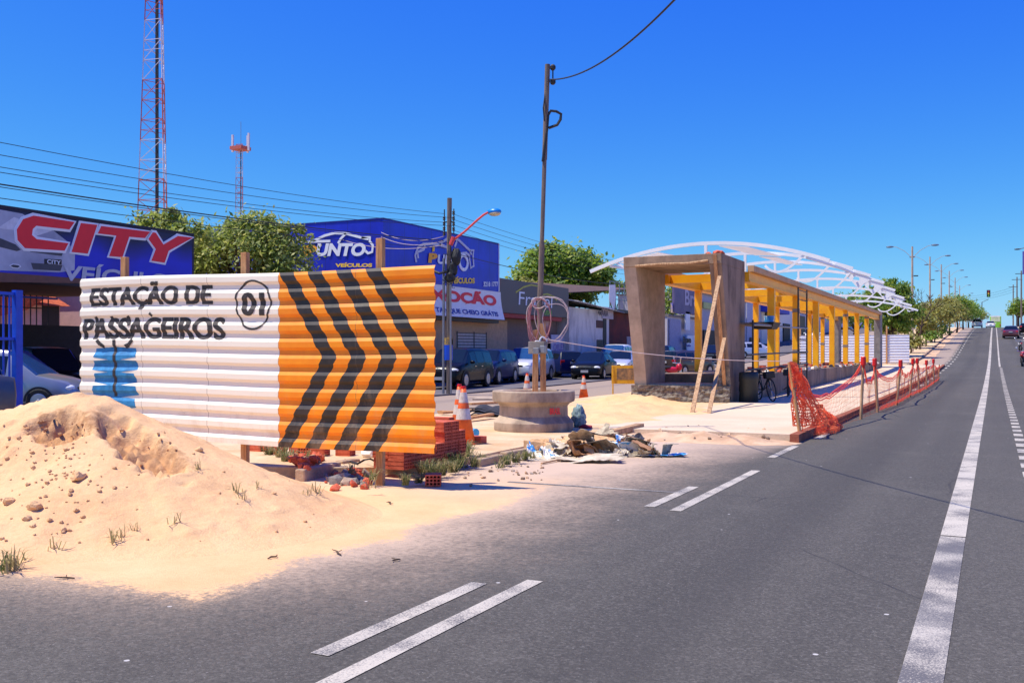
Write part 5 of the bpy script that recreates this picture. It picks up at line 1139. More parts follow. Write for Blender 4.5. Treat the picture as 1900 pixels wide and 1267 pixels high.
addbox(t, c, 1240, 1260, 592, 652, 'roller_door', mat('lilac_door', L(170, 168, 196), .7)); addbox(t, c, 1264, 1272, 578, 612, 'pole_sign', M['white_text'], off=.3)
o1 = addbox(t, c, 1266, 1283, 622, 650, 'shop_sign', M['white_text'], off=.35)
a0, z0 = onX(1267, 636, FX+.45); a1, z1 = onX(1282, 625, FX+.45); text(lambda a, b, t_: (FX+.46+t_-c.x, a-c.y, b-c.z), 'Bravo', a0, a1, z0, z1, bold=.05, t=.02).build('lettering', M['black_text'], t)
a0, z0 = onX(1273, 643, FX+.45); a1, z1 = onX(1281, 639, FX+.45); text(lambda a, b, t_: (FX+.46+t_-c.x, a-c.y, b-c.z), 'auto', a0, a1, z0, z1, bold=.03, t=.02).build('lettering', M['navy_text'], t)
sg_, c_ = thing('roof_sign', 'faded purple billboard standing on the roof of the lilac shop', 'sign', (FX+.3, onX(1270, 560, FX+.3)[0], 4.78)), None
c_ = sg_.location.copy(); (a0, z1), (a1, _) = onX(1249, 522, FX+.3), onX(1296, 522, FX+.3); z0 = 4.95
mb = MB(); mb.box2((FX+.2-c_.x, a0-c_.y, z0-c_.z), (FX+.4-c_.x, a1-c_.y, z1-c_.z)); mb.build('panel', mat('faded_purple_print', L(120, 106, 136), .6, col2=L(92, 84, 120), scale=.5), sg_)
for y in (a0+.4, a1-.4): mb = MB(); mb.box2((FX+.25-c_.x, y-c_.y, -.15), (FX+.33-c_.x, y+.1-c_.y, z0-c_.z)); mb.build('sign_leg', M['galv'], sg_)
text(lambda a, b, t_: (FX+.41+t_-c_.x, a-c_.y, b-c_.z), 'Bra', a0+3, a0+7, z0+.7, z1-.5, t=.02).build('lettering', mat('faded_white_letters', L(190, 180, 204), .6), sg_)
(a0, z1), (a1, _) = onX(1252, 562, FX+.5), onX(1292, 562, FX+.5); mb = MB(); mb.box2((FX+.15-c.x, a0-c.y, onX(1252, 580, FX+.5)[1]-c.z), (FX+.3-c.x, a1-c.y, z1-c.z)); mb.build('blue_strip_sign', mat('blue_strip_sign', L(60, 80, 220), .5, col2=L(220, 190, 160), scale=.6, mixlo=.5, mixhi=.6), t)
t, c, ya, yb = bldg('blue grey shop with a green and yellow strip behind the right portal leg', 1301, 1384, 80, 7.0, lil2, 8); addbox(t, c, 1303, 1335, 560, 572, 'strip_sign', mat('green_sign', L(150, 176, 110), .6, col2=L(196, 190, 120), scale=1)); addbox(t, c, 1303, 1330, 612, 655, 'dark_opening', M['black'])
t, c, ya, yb = bldg('plain pale grey building right of the concrete portal', 1386, 1412, 90, 8.2, mat('pale_grey_render', L(198, 198, 214), .9), 8); addbox(t, c, 1386, 1412, 545, 556, 'band', M['black']); addbox(t, c, 1390, 1408, 626, 655, 'garage_door', M['dark_steel'])
t, c, ya, yb = bldg('white building with a blue awning between the yellow columns', 1413, 1470, 110, 8.6, wh_r, 10); addbox(t, c, 1411, 1446, 566, 578, 'awning', mat('blue_awning', L(60, 70, 190), .6), th=1.2); addbox(t, c, 1419, 1427, 580, 606, 'window', M['black']); addbox(t, c, 1452, 1464, 600, 640, 'door', M['black'])
t, c, ya, yb = bldg('long low lilac building far along the street left of the end pillars', 1471, 1548, 150, 9.5, lil, 12); addbox(t, c, 1478, 1492, 585, 625, 'shutter', M['dark_steel']); addbox(t, c, 1500, 1512, 590, 628, 'shutter', M['dark_steel'])
t, c, ya, yb = bldg('far pale house front at the end of the left row', 1549, 1640, 200, 9.5, wh_r, 12, X=-26)
# ------------------------------------------------------------------ lattice masts
def mast(label, base, H_, w0, w1, bands, core=True, plat=False, seg=2.2):
    t = thing('lattice_mast', label, 'mast', base); rd = mat('mast_red', L(196, 104, 90), .6, col2=L(176, 84, 70)); wt_ = mat('mast_white', L(214, 210, 222), .6); cols = [rd, wt_]
    mbs = {}
    def wd(z): return w0+(w1-w0)*z/H_
    A = [math.radians(a) for a in (100, 220, 340)]
    def pt(i, z): r = wd(z)/1.732; return Vector((r*math.cos(A[i]), r*math.sin(A[i]), z))
    z = 0; k = 0
    while z < H_-.01:
        z2 = min(z+seg, H_); mb = mbs.setdefault(int(z/bands), MB())
        for i in range(3):
            j = (i+1) % 3; mb.bar(pt(i, z), pt(i, z2), .1 if core else .07); mb.bar(pt(i, z), pt(j, z2) if k % 2 else pt(j, z2), .05 if core else .04); mb.bar(pt(i, z2), pt(j, z2), .06 if core else .04)
            if k % 2: mb.bar(pt(i, (z+z2)/2), pt(j, (z+z2)/2), .05)
        z = z2; k += 1
    for b_, m_ in mbs.items(): m_.build(['red_section', 'white_section'][b_ % 2], cols[b_ % 2], t)
    mb = MB()
    for dx in ((-.16, 0, .16) if core else (0,)): mb.bar((dx, .1, 0), (dx*.8, .1, H_), .11)
    mb.build('cable_ladder', M['cable'], t)
    if plat:
        mb = MB(); mb.box((0, 0, H_-.6), (2.2, 2.2, .5)); mb.build('platform', rd, t)
        for x, y in ((-1.5, 0), (1.5, .1), (.2, 1.4)):
            mb = MB(); mb.box((x, y, H_+.3), (.28, .22, 2.6)); mb.bar((0, 0, H_-.5), (x, y, H_-.2), .08); mb.build('antenna', wt_, t)
        mb = MB(); mb.bar((.1, 0, H_), (.1, 0, H_+3.4), .05); mb.build('rod', M['galv'], t)
    return t
mast('tall red and white lattice mast rising out of the top of the view', D(290, 110), 54, 4.3, 1.1, 6.0)
mast('thinner distant lattice mast with a platform and panel antennas at its top', D(446, 150), 30.5, 1.5, 1.05, 5.0, core=False, plat=True, seg=1.5)
# ------------------------------------------------------------------ street pole with lamp, and its wires
up = D(832, 37, .06); upt = thing('utility_pole', 'timber utility pole with insulator racks and a blue lamp on a red arm', 'utility pole', up)
def uz(py): return CAMH+(HOR-py)/F_*37-up.z
mb = MB(); mb.tube([(-.0, 0, 0), (0, 0, uz(560)), (.05, 0, uz(368))], [.085, .085, .09], 8); mb.build('pole_shaft', M['wood_dark'], upt)
mb = MB(); mb.tube([(-.16, -.1, 0), (-.14, -.1, uz(480))], .05, 8); mb.tube([(.16, -.1, 0), (.14, -.1, uz(500))], .04, 8); mb.build('conduit', M['galv'], upt)
for z, h, m_ in ((uz(668), .8, 'blue_paint'), (uz(640), .25, 'yellow_text')): mb = MB(); mb.lathe([(.165, 0), (.165, h)], 10, (.0, 0, z)); mb.build('painted_band', M[m_], upt)
for sx_ in (-1, 1):
    for i in range(4):
        z = uz(405+i*9.5) if sx_ < 0 else uz(396+i*10); mb = MB(); c = (sx_*.2+.03, -.02, z); mb.lathe([(.03, -.07), (.06, -.04), (.035, 0), (.06, .04), (.03, .07)], 8, c); mb.build('insulator', M['cable'], upt)
    mb = MB(); mb.box((sx_*.2+.03, 0, uz(412)), (.025, .04, .95)); mb.box((sx_*.1, 0, uz(412)), (.2, .03, .04)); mb.build('bracket', M['dark_steel'], upt)
R_ = lambda px, py: at(px, py, 36.6)-up
mb = MB(); mb.tube([R_(838, 448), R_(862, 430), R_(885, 409), R_(897, 399), R_(906, 394)], .04, 8); mb.tube([R_(836, 455), R_(842, 440)], .08, 8); mb.build('lamp_arm', mat('red_lamp_arm', L(226, 70, 66), .5), upt)
q = R_(917, 393); mb = MB(); mb.raw(*blob((q.x, q.y, q.z), (.29, .2, .13), 2, .02)); mb.build('lamp_head', mat('blue_lamp_shell', L(20, 140, 230), .35), upt, smooth=True); mb = MB(); mb.raw(*blob((q.x+.03, q.y-.02, q.z-.07), (.24, .17, .1), 2, .02)); mb.build('lamp_lens', mat('cream_lens', L(226, 206, 160), .3), upt, smooth=True)
mb = MB(); q = R_(849, 478); mb.raw(*blob((q.x, q.y-.1, q.z), (.17, .16, .34), 2, .3, 3)); q = R_(843, 500); mb.raw(*blob((q.x, q.y-.1, q.z), (.17, .14, .3), 2, .5, 8)); q = R_(838, 515); mb.raw(*blob((q.x, q.y-.1, q.z), (.2, .14, .2), 2, .5, 8)); mb.build('cable_box', M['black'], upt)
mb = MB(); r = random.Random(3)
for i in range(16):
    a = R_(826+r.random()*22, 455+r.random()*70); b = R_(822+r.random()*30, 455+r.random()*80); m = a.lerp(b, .5)+Vector((r.gauss(0, .12), -.15, -.15)); mb.tube([a+Vector((0, -.15, 0)), m, b+Vector((0, -.15, 0))], .014, 5)
mb.tube([R_(806, 503)+Vector((0, -.1, 0)), R_(820, 508)+Vector((0, -.2, 0)), R_(836, 503)], .05, 5); mb.build('loose_cables', M['cable'], upt)
np_ = thing('utility_pole', 'far utility pole at the street edge behind the station roof', 'utility pole', (-18.4, 75, tz(75))); mb = MB(); mb.tube([(0, 0, 0), (0, 0, 7.9)], [.13, .1], 8); mb.build('pole_shaft', M['wood_dark'], np_); mb = MB(); mb.box((0, 0, 7.3), (1.4, .1, .1)); mb.build('cross_arm', M['dark_steel'], np_)
pt_ = Vector((up.x, up.y, up.z))
lw = ['uppermost', 'second', 'third', 'fourth', 'fifth', 'sixth', 'seventh']
for i, (y0, ya) in enumerate(((262, 396), (290, 405), (308, 412), (322, 420), (340, 446), (349, 452), (366, 460))):
    zA = CAMH+(HOR-ya)/F_*37; (yy, zz) = onX(0, y0, up.x); L_ = 46.0; t = (pt_.y-yy)/L_; zB = zA; sag = (zA-zz)/(4*t*(1-t)) if True else 0
    wire((up.x+(.2 if i % 2 else -.2), up.y, zA), (up.x, up.y-L_, zB), sag, .008 if i < 4 else (.016 if i == 4 else .009), M['cable'], lw[i]+' of the overhead wires running left from the utility pole', 30)
for i, ya in enumerate((398, 408, 418, 428, 470)):
    zA = CAMH+(HOR-ya)/F_*37; wire((up.x+.2, up.y, zA), (-18.4+(-.5+.25*i), 75, tz(75)+7.3-.1*i), .7+.08*i, .008 if i < 4 else .014, M['cable'], ['top', 'second', 'third', 'fourth', 'lowest thick'][i]+' wire running right from the utility pole towards the station', 30)
for i, (px, py, y1) in enumerate(((711, 432, 444), (711, 440, 452), (640, 446, 460))):
    p_ = at(px, py, 43.2); wire((up.x-.2, up.y, CAMH+(HOR-y1+6)/F_*37), (p_.x, p_.y-.15, p_.z), .25, .011, M['cable_white'], ['upper', 'middle', 'lower'][i]+' pale drop wire from the utility pole to the blue building', 20)
# ------------------------------------------------------------------ double armed street lamps along the median
def lamp():
    t = thing('street_lamp', None, 'street lamp'); H_ = 10.0
    mb = MB(); mb.tube([(0, 0, 0), (0, 0, H_)], [.13, .08], 8); mb.build('lamp_post', M['concrete'], t)
    for s in (-1, 1):
        mb = MB(); mb.tube([(0, 0, H_-1.1), (s*.7, 0, H_-.4), (s*1.4, 0, H_+.0), (s*1.75, 0, H_+.05)], .02, 6); mb.build('lamp_arm', M['wood_pale'], t)
        mb = MB(); mb.raw(*blob((s*2.0, 0, H_+.05), (.36, .16, .1), 2, .02)); mb.build('lamp_head', mat('grey_blue_lamp', L(92, 116, 146), .5), t)
    mb = MB(); mb.box((.32, 0, H_-2.8), (.4, .12, .1)); mb.build('bracket_box', M['dark_steel'], t); return t
lm = lamp()
for k in range(8):
    y = 102+29*k; loc = (-7.0, y, tz(y)+.1); lb = ['nearest double armed street lamp rising behind the station roof end', 'second double armed street lamp beside the bare tree', 'third street lamp along the planted median', 'fourth street lamp along the planted median', 'fifth street lamp along the planted median', 'sixth street lamp, small in the distance', 'seventh street lamp, near the hill crest', 'farthest street lamp beyond the crest'][k]
    if k == 0: lm.location = loc; lm['label'] = lb; lm['group'] = 'street lamps on the median'
    else: dup(lm, loc, 0, lb, 'street lamps on the median')
for k, (px, d, lb) in enumerate(((1880, 215, 'right side utility pole left of the red shop sign'), (1887, 190, 'right side utility pole above the roadside tree'), (1895, 165, 'right side utility pole nearest the edge'))):
    q = D(px, d, .1); t = thing('utility_pole', lb, 'utility pole', q); mb = MB(); mb.tube([(0, 0, 0), (0, 0, 9.5)], [.15, .1], 8); mb.build('pole_shaft', M['wood_dark'], t); mb = MB(); mb.box((0, 0, 9), (1.8, .1, .1)); mb.build('cross_arm', M['dark_steel'], t)
for k in range(3): p_, q_ = D(1883, 205), D(1795, 235); wire((p_.x, p_.y, p_.z+8.6-.5*k), (q_.x, q_.y, q_.z+8.3-.5*k), .4, .02, M['cable'], ['upper', 'middle', 'lower'][k]+' wire crossing the far end of the avenue', 12)
# ------------------------------------------------------------------ trees
def tree(label, base, blobs, n, ls, kind, th=None, tr=.16, name='tree', droop=.35, clump=26, group=None, asp=.45):
    base = Vector(base); t = thing(name, label, 'tree' if name != 'shrub' else 'shrub', base, 0, group)
    zt = th or min(b[2]-b[5]*.6 for b in blobs); mb = MB(); r = random.Random(n+int(base.x*7))
    mb.tube([(0, 0, -.2), (r.gauss(0, .08), r.gauss(0, .08), zt*.5), (r.gauss(0, .12), r.gauss(0, .12), zt)], [tr*1.25, tr, tr*.8], 8)
    for b in blobs:
        for k in range(3):
            e = Vector((b[0]+r.gauss(0, .4)*b[3], b[1]+r.gauss(0, .4)*b[4], b[2]+r.gauss(.1, .35)*b[5])); m = Vector((0, 0, zt)).lerp(e, .5)+Vector((r.gauss(0, .15), r.gauss(0, .15), -.15)); mb.tube([(0, 0, zt*.9), m, e], [tr*.55, tr*.35, tr*.1], 5)
    mb.build('trunk', M['bark'], t)
    vol = np.array([b[3]*b[4]*b[5] for b in blobs])**.67; vol /= vol.sum(); g = np.random.default_rng(n+17)
    mats_ = LEAF[kind]; V = []; Fc = []; MI = []
    for b, fr in zip(blobs, vol):
        nb = int(n*fr); nc = max(6, int(clump*fr*len(blobs)))
        d = g.normal(size=(nc, 3)); d /= np.linalg.norm(d, axis=1)[:, None]; d[:, 2] = np.where(d[:, 2] < -.45, -d[:, 2]*.6, d[:, 2]); rad = g.uniform(.45, 1.0, nc)**.6
        cc_ = d*rad[:, None]; cs = g.uniform(.16, .34, nc); shade = g.random(nc)
        ci = g.integers(0, nc, nb); off = g.normal(size=(nb, 3)); P = (cc_[ci]+off*cs[ci][:, None]*.72)*np.array(b[3:6])+np.array(b[:3])
        nrm = d[ci]*.55+g.normal(size=(nb, 3))*.55+np.array([0, 0, .55]); nrm /= np.linalg.norm(nrm, axis=1)[:, None]
        u = np.cross(nrm, g.normal(size=(nb, 3))); u /= np.linalg.norm(u, axis=1)[:, None]; u[:, 2] -= droop; u /= np.linalg.norm(u, axis=1)[:, None]; v = np.cross(nrm, u); v /= (np.linalg.norm(v, axis=1)[:, None]+1e-6)
        s = ls*g.uniform(.6, 1.25, nb)[:, None]
        k = len(V); A = np.stack([P-u*s*.5, P+v*s*asp*.5+u*s*.05, P+u*s*.5, P-v*s*asp*.5+u*s*.05], 1).reshape(-1, 3); V += A.tolist()
        Fc += [(k+4*i, k+4*i+1, k+4*i+2, k+4*i+3) for i in range(nb)]; MI += (g.random(nb) < (.12+.4*(shade[ci] > .62))).astype(int).tolist()
    mb = MB(); mb.v, mb.f, mb.mi = V, Fc, MI; mb.build('crown', mats_, t); return t
tree('loose leafy tree rising above the right end of the billboard', D(300, 37), [(-.1, 0, 5.6, 1.3, 1.2, 1.1), (-.2, .2, 6.5, .8, .8, .6), (1.0, .3, 5.7, .9, .8, .8), (-1.0, 0, 5.9, .5, .5, .5)], 3600, .24, 'loose', tr=.14, clump=22)
tree('wide loose leafed tree between the billboard and the blue building', D(455, 39.5), [(0, 0, 5.2, 1.9, 1.5, 1.5), (-1.7, 0, 5.4, 1.3, 1.2, 1.2), (-2.6, .2, 5.0, .9, .9, .9), (1.5, .3, 5.2, 1.3, 1.2, 1.3), (.4, .2, 6.3, 1.2, 1.0, .8), (-1.0, .5, 6.4, .7, .7, .55), (1.9, .3, 6.2, .6, .6, .5), (2.2, 0, 4.4, .9, .9, .8), (-2.0, 0, 4.3, 1.0, .9, 1)], 13000, .23, 'loose', th=3.3, tr=.2, clump=34)
tree('big round dark green mango tree behind the row of shops', D(1040, 86), [(0, 0, 7.5, 3.6, 3, 2.5), (-1.0, 0, 8.8, 2.0, 1.8, 1.5), (1.8, 0, 7.9, 2.2, 2, 1.7), (-2.6, 0, 6.8, 1.8, 1.6, 1.7), (3.3, 0, 6.9, 1.6, 1.5, 1.7), (.4, -1.4, 6.4, 2.6, 1.4, 1.6)], 17000, .46, 'mango', th=4, tr=.4, clump=40, asp=.55)
tree('lighter bushy tree at the left foot of the big round tree', D(972, 80), [(0, 0, 6.0, 1.6, 1.4, 1.0), (-1.2, 0, 6.1, 1, 1, .8), (1.1, 0, 5.6, 1.2, 1.1, .9)], 1900, .36, 'olive', th=4)
tree('small rounded tree just left of the concrete portal', D(1142, 95), [(0, 0, 6.7, 1.2, 1.2, .9), (1.0, 0, 6.5, .9, .9, .8)], 1500, .34, 'mango', th=4)
tree('bright leafed bush in front of the big round tree', D(1077, 78), [(0, 0, 5.2, 1.1, 1, .9)], 900, .3, 'bright', th=3.8)
tree('dark dense tree seen through the portal beside its left leg', D(1243, 88), [(0, 0, 4.6, 1.3, 1.2, 3.2), (.3, 0, 3, 1.2, 1.1, 1.6)], 1600, .34, 'mango', th=2)
tree('drooping dense tree behind the far end of the station', D(1652, 86), [(0, 0, 4.2, 1.7, 1.7, 1.7), (-.9, .2, 5.6, 1.2, 1.2, 1.1), (.5, 0, 5.4, 1.2, 1.2, 1.1), (1.2, 0, 4.0, 1.2, 1.2, 1.3), (-1.4, 0, 3.6, 1.0, 1.1, 1.3), (.2, 0, 2.7, 1.7, 1.5, .9), (0, 0, 5.9, 1.3, 1.2, .9)], 9000, .38, 'mango', th=2.0, tr=.16, droop=.9, clump=34)
tree('dark green tree seen between the last yellow columns', D(1588, 112), [(0, 0, 3.6, 2.2, 2, 2.2), (-1.6, 0, 3.2, 1.4, 1.3, 1.6), (1.5, 0, 3.6, 1.3, 1.3, 1.7)], 3200, .42, 'mango', th=1.6)
t = thing('bare_tree', 'bare leafless tree among the olive trees of the median', 'tree', D(1707, 98, .1)); mb = MB(); r = random.Random(9)
def branch(p, d, l, rad, k):
    q = p+d*l; mb.tube([p, p.lerp(q, .5)+Vector((r.gauss(0, .05), r.gauss(0, .05), 0))*l, q], [rad, rad*.8, rad*.6], 5)
    if k:
        for _ in range(3 if k > 1 else 4): branch(q, (d+Vector((r.gauss(0, .5), r.gauss(0, .5), r.gauss(.15, .3)))).normalized(), l*r.uniform(.55, .8), rad*.58, k-1)
branch(Vector((0, 0, 0)), Vector((.05, 0, 1)), 2.1, .12, 4); mb.build('trunk', M['bark'], t)
gO = 'trees along the planted median'
for i, (px, d, zc, rr, hh, kd, n, lb) in enumerate((
  (1700, 100, 2.5, 1.7, 1.7, 'olive', 1700, 'olive green tree just right of the drooping tree'), (1728, 112, 3.0, 2.2, 2.1, 'olive', 2300, 'wide olive tree around the second street lamp'),
  (1747, 122, 3.1, 1.9, 2.2, 'olive', 1900, 'dull olive tree around the third street lamp'), (1762, 134, 3.0, 1.9, 2.4, 'olive', 1800, 'yellowish tree in the middle of the median row'),
  (1775, 146, 3.2, 2.0, 2.6, 'mango', 2000, 'dark tree with an upright crown in the median row'), (1787, 165, 2.8, 2.4, 2.4, 'bright', 2000, 'bright green tree near the end of the median row'),
  (1797, 185, 2.6, 2.4, 2.2, 'mango', 1700, 'round green tree beside the white off road car'), (1805, 205, 2.4, 2.4, 1.9, 'olive', 1500, 'last olive tree before the hill crest'))):
    tree(lb, D(px, d, .1), [(0, 0, zc, rr, rr, hh*.8), (-.7*rr, 0, zc-.4, rr*.7, rr*.7, hh*.6), (.6*rr, .3, zc-.3, rr*.7, rr*.7, hh*.65), (.1, 0, zc+hh*.45, rr*.6, rr*.6, hh*.5)], n, .42, kd, tr=.12, group=gO)
for px, d, s, lb in ((1718, 104, 1.0, 'bright green low bush at the kerb left of the dark stem'), (1735, 112, 1.2, 'bright green low bush right of the dark stem'), (1690, 92, .9, 'dusty olive bush behind the corrugated fence end'), (1662, 84, .95, 'dusty bush on the ground behind the corrugated fence')):
    tree(lb, D(px, d, .12), [(0, 0, 1.2*s, 1.0*s, 1.0*s, .8*s), (.6*s, 0, .9*s, .8*s, .8*s, .6*s)], 900, .3, 'bright' if px in (1718, 1735) else 'olive', name='shrub', tr=.07, th=.7)
tree('round green street tree on the right pavement under the red sign', D(1890, 190, .1), [(0, 0, 3.4, 2.0, 2.0, 1.7), (1.5, 0, 3.2, 1.6, 1.5, 1.6), (-.7, 0, 2.6, 1.4, 1.3, 1.2)], 2400, .5, 'mango')
# ------------------------------------------------------------------ cars
def make_car(label, paint, style='sedan', Lc=4.3, Wc=1.72, Hc=1.46, wsm=None, dark_trim=False, group=None):
    t = thing('parked_car', label, 'car', group=group); hw = Wc/2
    wsm = wsm or M['glass']; belt = Hc*.60; hood = Hc*.62 if style != 'suv' else Hc*.60
    # (x, bottom, shoulder, top, half width at shoulder, half width of roof, span tag to the next station)
    f = lambda k: k*Lc
    if style == 'sedan': S = [(-.50, .34, .60, .62, .86, .78, 'b'), (-.485, .26, .80, .84, .94, .84, 'b'), (-.44, .22, .92, .96, .98, .86, 'b'), (-.33, .2, .95, .99, 1, .84, 'rw'), (-.20, .19, .96, Hc*.96, 1, .70, 'w'), (-.06, .19, .95, Hc, 1, .70, 'p'), (-.035, .19, .95, Hc, 1, .70, 'w'), (.10, .19, .94, Hc*.97, 1, .70, 'ws'), (.27, .19, .92, .97, .99, .80, 'b'), (.36, .2, .84, .89, .98, .78, 'b'), (.45, .22, .74, .79, .93, .72, 'b'), (.485, .25, .62, .66, .86, .7, 'b'), (.50, .3, .52, .55, .78, .68, 'e')]
    elif style == 'hatch': S = [(-.50, .32, .70, .74, .88, .80, 'b'), (-.49, .25, .92, .97, .95, .84, 'rw'), (-.42, .2, .96, Hc*.95, .99, .72, 'w'), (-.24, .19, .95, Hc, 1, .72, 'p'), (-.215, .19, .95, Hc, 1, .72, 'w'), (-.03, .19, .94, Hc, 1, .71, 'p'), (-.005, .19, .94, Hc, 1, .71, 'w'), (.12, .19, .93, Hc*.97, 1, .70, 'ws'), (.29, .19, .92, .98, .99, .80, 'b'), (.38, .2, .84, .90, .98, .78, 'b'), (.455, .22, .74, .80, .93, .72, 'b'), (.487, .25, .62, .66, .86, .7, 'b'), (.50, .3, .52, .55, .78, .68, 'e')]
    elif style == 'suv': S = [(-.50, .36, .80, .84, .9, .82, 'b'), (-.49, .3, 1.0, 1.05, .96, .86, 'rw'), (-.45, .26, 1.05, Hc*.96, .99, .76, 'w'), (-.24, .24, 1.05, Hc, 1, .76, 'p'), (-.215, .24, 1.05, Hc, 1, .76, 'w'), (-.03, .24, 1.04, Hc, 1, .75, 'p'), (-.005, .24, 1.04, Hc, 1, .75, 'w'), (.12, .24, 1.03, Hc*.97, 1, .74, 'ws'), (.28, .24, 1.02, 1.08, .99, .84, 'b'), (.38, .25, .97, 1.03, .98, .82, 'b'), (.455, .27, .88, .94, .94, .78, 'b'), (.49, .3, .72, .77, .88, .76, 'b'), (.50, .34, .58, .62, .8, .7, 'e')]
    else: S = [(-.50, .45, 1.0, 1.02, .95, .9, 'b'), (-.49, .4, 1.08, 1.1, .98, .93, 'b'), (-.17, .36, 1.08, 1.1, 1, .93, 'b'), (-.165, .36, 1.1, 1.12, 1, .9, 'rw'), (-.14, .36, 1.1, Hc*.98, 1, .76, 'w'), (.0, .36, 1.1, Hc, 1, .76, 'w'), (.1, .36, 1.08, Hc*.97, 1, .75, 'ws'), (.24, .36, 1.06, 1.12, 1, .84, 'b'), (.42, .36, 1.0, 1.06, .97, .82, 'b'), (.49, .4, .85, .9, .9, .8, 'b'), (.50, .5, .6, .65, .84, .76, 'e')]
    rings = []
    for x, zb, zs, zt, ws_, wr, tg in S:
        a, b = hw*ws_, hw*wr; cab = zt-zs > .2
        pts = [(0, zb), (a*.86, zb), (a*.985, zb+.1), (a, zb+(zs-zb)*.55), (a*.965, zs), ((b+.02 if cab else a*.93), zt-(.07 if cab else .025)), (b*.9, zt), (0, zt+(.02 if cab else .02))]
        rings.append([Vector((x*Lc, y, z)) for y, z in pts])
    body, wsh, rwn = MB(), MB(), MB(); n = len(S); gl = []; lastw = {}
    for i in range(n-1):
        A, B, tg = rings[i], rings[i+1], S[i][6]
        for sgn in (1, -1):
            m_ = lambda v: Vector((v.x, v.y*sgn, v.z))
            for j in range(7):
                q = [m_(A[j]), m_(A[j+1]), m_(B[j+1]), m_(B[j])]
                if sgn < 0: q = q[::-1]
                if j == 4 and tg == 'w':
                    e = [A[4].lerp(A[5], .08), A[4].lerp(A[5], .88), B[4].lerp(B[5], .88), B[4].lerp(B[5], .08)]; e = [m_(v) for v in e]
                    if lastw.get(sgn, (-9, None))[0] == i-1: gls = lastw[sgn][1]
                    else: gls = MB(); gl.append(gls)
                    lastw[sgn] = (i, gls); gls.face(e if sgn > 0 else e[::-1])
                    for u0, u1 in ((0, .08), (.88, 1)): w_ = [m_(v) for v in (A[4].lerp(A[5], u0), A[4].lerp(A[5], u1), B[4].lerp(B[5], u1), B[4].lerp(B[5], u0))]; body.face(w_ if sgn > 0 else w_[::-1])
                elif j >= 5 and tg == 'ws': wsh.face(q)
                elif j >= 5 and tg == 'rw': rwn.face(q)
                elif j == 4 and tg in ('ws', 'rw'): (body).face(q)
                else: body.face(q)
    for e in (0, n-1):
        A = rings[e]; P = A+[Vector((v.x, -v.y, v.z)) for v in A[-2:0:-1]]; body.face(P if e else P[::-1])
    ob = body.build('body', paint, t, smooth=True); me = ob.data
    bm = bmesh.new(); bm.from_mesh(me); bmesh.ops.remove_doubles(bm, verts=bm.verts, dist=.0005); bmesh.ops.recalc_face_normals(bm, faces=bm.faces); bm.to_mesh(me); bm.free(); me.polygons.foreach_set('use_smooth', [True]*len(me.polygons))
    ob.modifiers.new('e', 'EDGE_SPLIT').split_angle = math.radians(38)
    for g_ in gl: g_.build('side_window', M['glass'], t)
    wsh.build('windscreen', wsm, t); rwn.build('rear_window', M['glass'], t)
    R = .31 if style in ('sedan', 'hatch') else .36; xf, xr = .31*Lc, -.30*Lc
    for x in (xf, xr):
        for s in (-1, 1):
            def cyl(mb, prof):  # lathe about the axle (y)
                N_ = 20; k0 = len(mb.v)
                for r_, y in prof:
                    for j in range(N_): a = 2*math.pi*j/N_; mb.v.append((x+r_*math.cos(a), s*y, R+r_*math.sin(a)))
                for i in range(len(prof)-1):
                    for j in range(N_): mb.f.append((k0+i*N_+j, k0+i*N_+(j+1) % N_, k0+(i+1)*N_+(j+1) % N_, k0+(i+1)*N_+j)); mb.mi.append(0)
                mb.f.append(tuple(k0+(len(prof)-1)*N_+j for j in range(N_))); mb.mi.append(0)
            mb = MB(); cyl(mb, [(R, hw-.2), (R, hw+.0), (R*.94, hw+.018), (R*.68, hw+.02), (R*.66, hw+.012)]); wl = mb.build('wheel', M['tyre'], t)
            mb = MB(); cyl(mb, [(R*.66, hw+.014), (R*.6, hw+.022), (R*.2, hw+.026), (R*.12, hw+.04)]); mb.build('rim', M['rim'], wl)
            mb = MB(); N_ = 14; A_ = [math.pi*j/N_ for j in range(N_+1)]
            for j in range(N_):
                for (r0, r1) in ((R*1.02, R*1.2),): mb.quad(*[(x+r_*math.cos(a), s*(hw+.006), R+r_*math.sin(a)) for r_, a in ((r0, A_[j]), (r1, A_[j]), (r1, A_[j+1]), (r0, A_[j+1]))])
            mb.build('wheel_arch', M['black'], t)
    zf = S[-3][2]-.1; xe = .47*Lc
    for s in (-1, 1):
        mb = MB(); mb.raw(*blob((xe-.03, s*hw*.70, zf), (.14, .2, .085), 2, .05)); mb.build('headlight', M['lamp_glass'], t, smooth=True)
        mb = MB(); mb.box((-.485*Lc, s*hw*.76, (.78 if style != 'suv' else .95)), (.1, .26, .16 if style == 'sedan' else .3)); mb.build('tail_light', M['red_glass'], t, bevel=.02)
        mb = MB(); mb.raw(*blob((.2*Lc, s*(hw+.1), (.98 if style in ('sedan', 'hatch') else 1.1)), (.06, .12, .075), 2, .05)); mb.build('mirror', paint, t, smooth=True)
        mb = MB(); mb.box((.05*Lc, s*(hw*.998), .84 if style != 'suv' else .92), (.16, .03, .03)); mb.box((-.13*Lc, s*(hw*.998), .84 if style != 'suv' else .92), (.16, .03, .03)); mb.build('door_handles', M['chrome'] if not dark_trim else M['black'], t)
    mb = MB(); mb.box((.49*Lc, 0, zf-.03), (.06, hw*.9, .1)); mb.box((.485*Lc, 0, .38), (.06, hw*1.2, .16)); mb.build('grille', M['black'], t, bevel=.02)
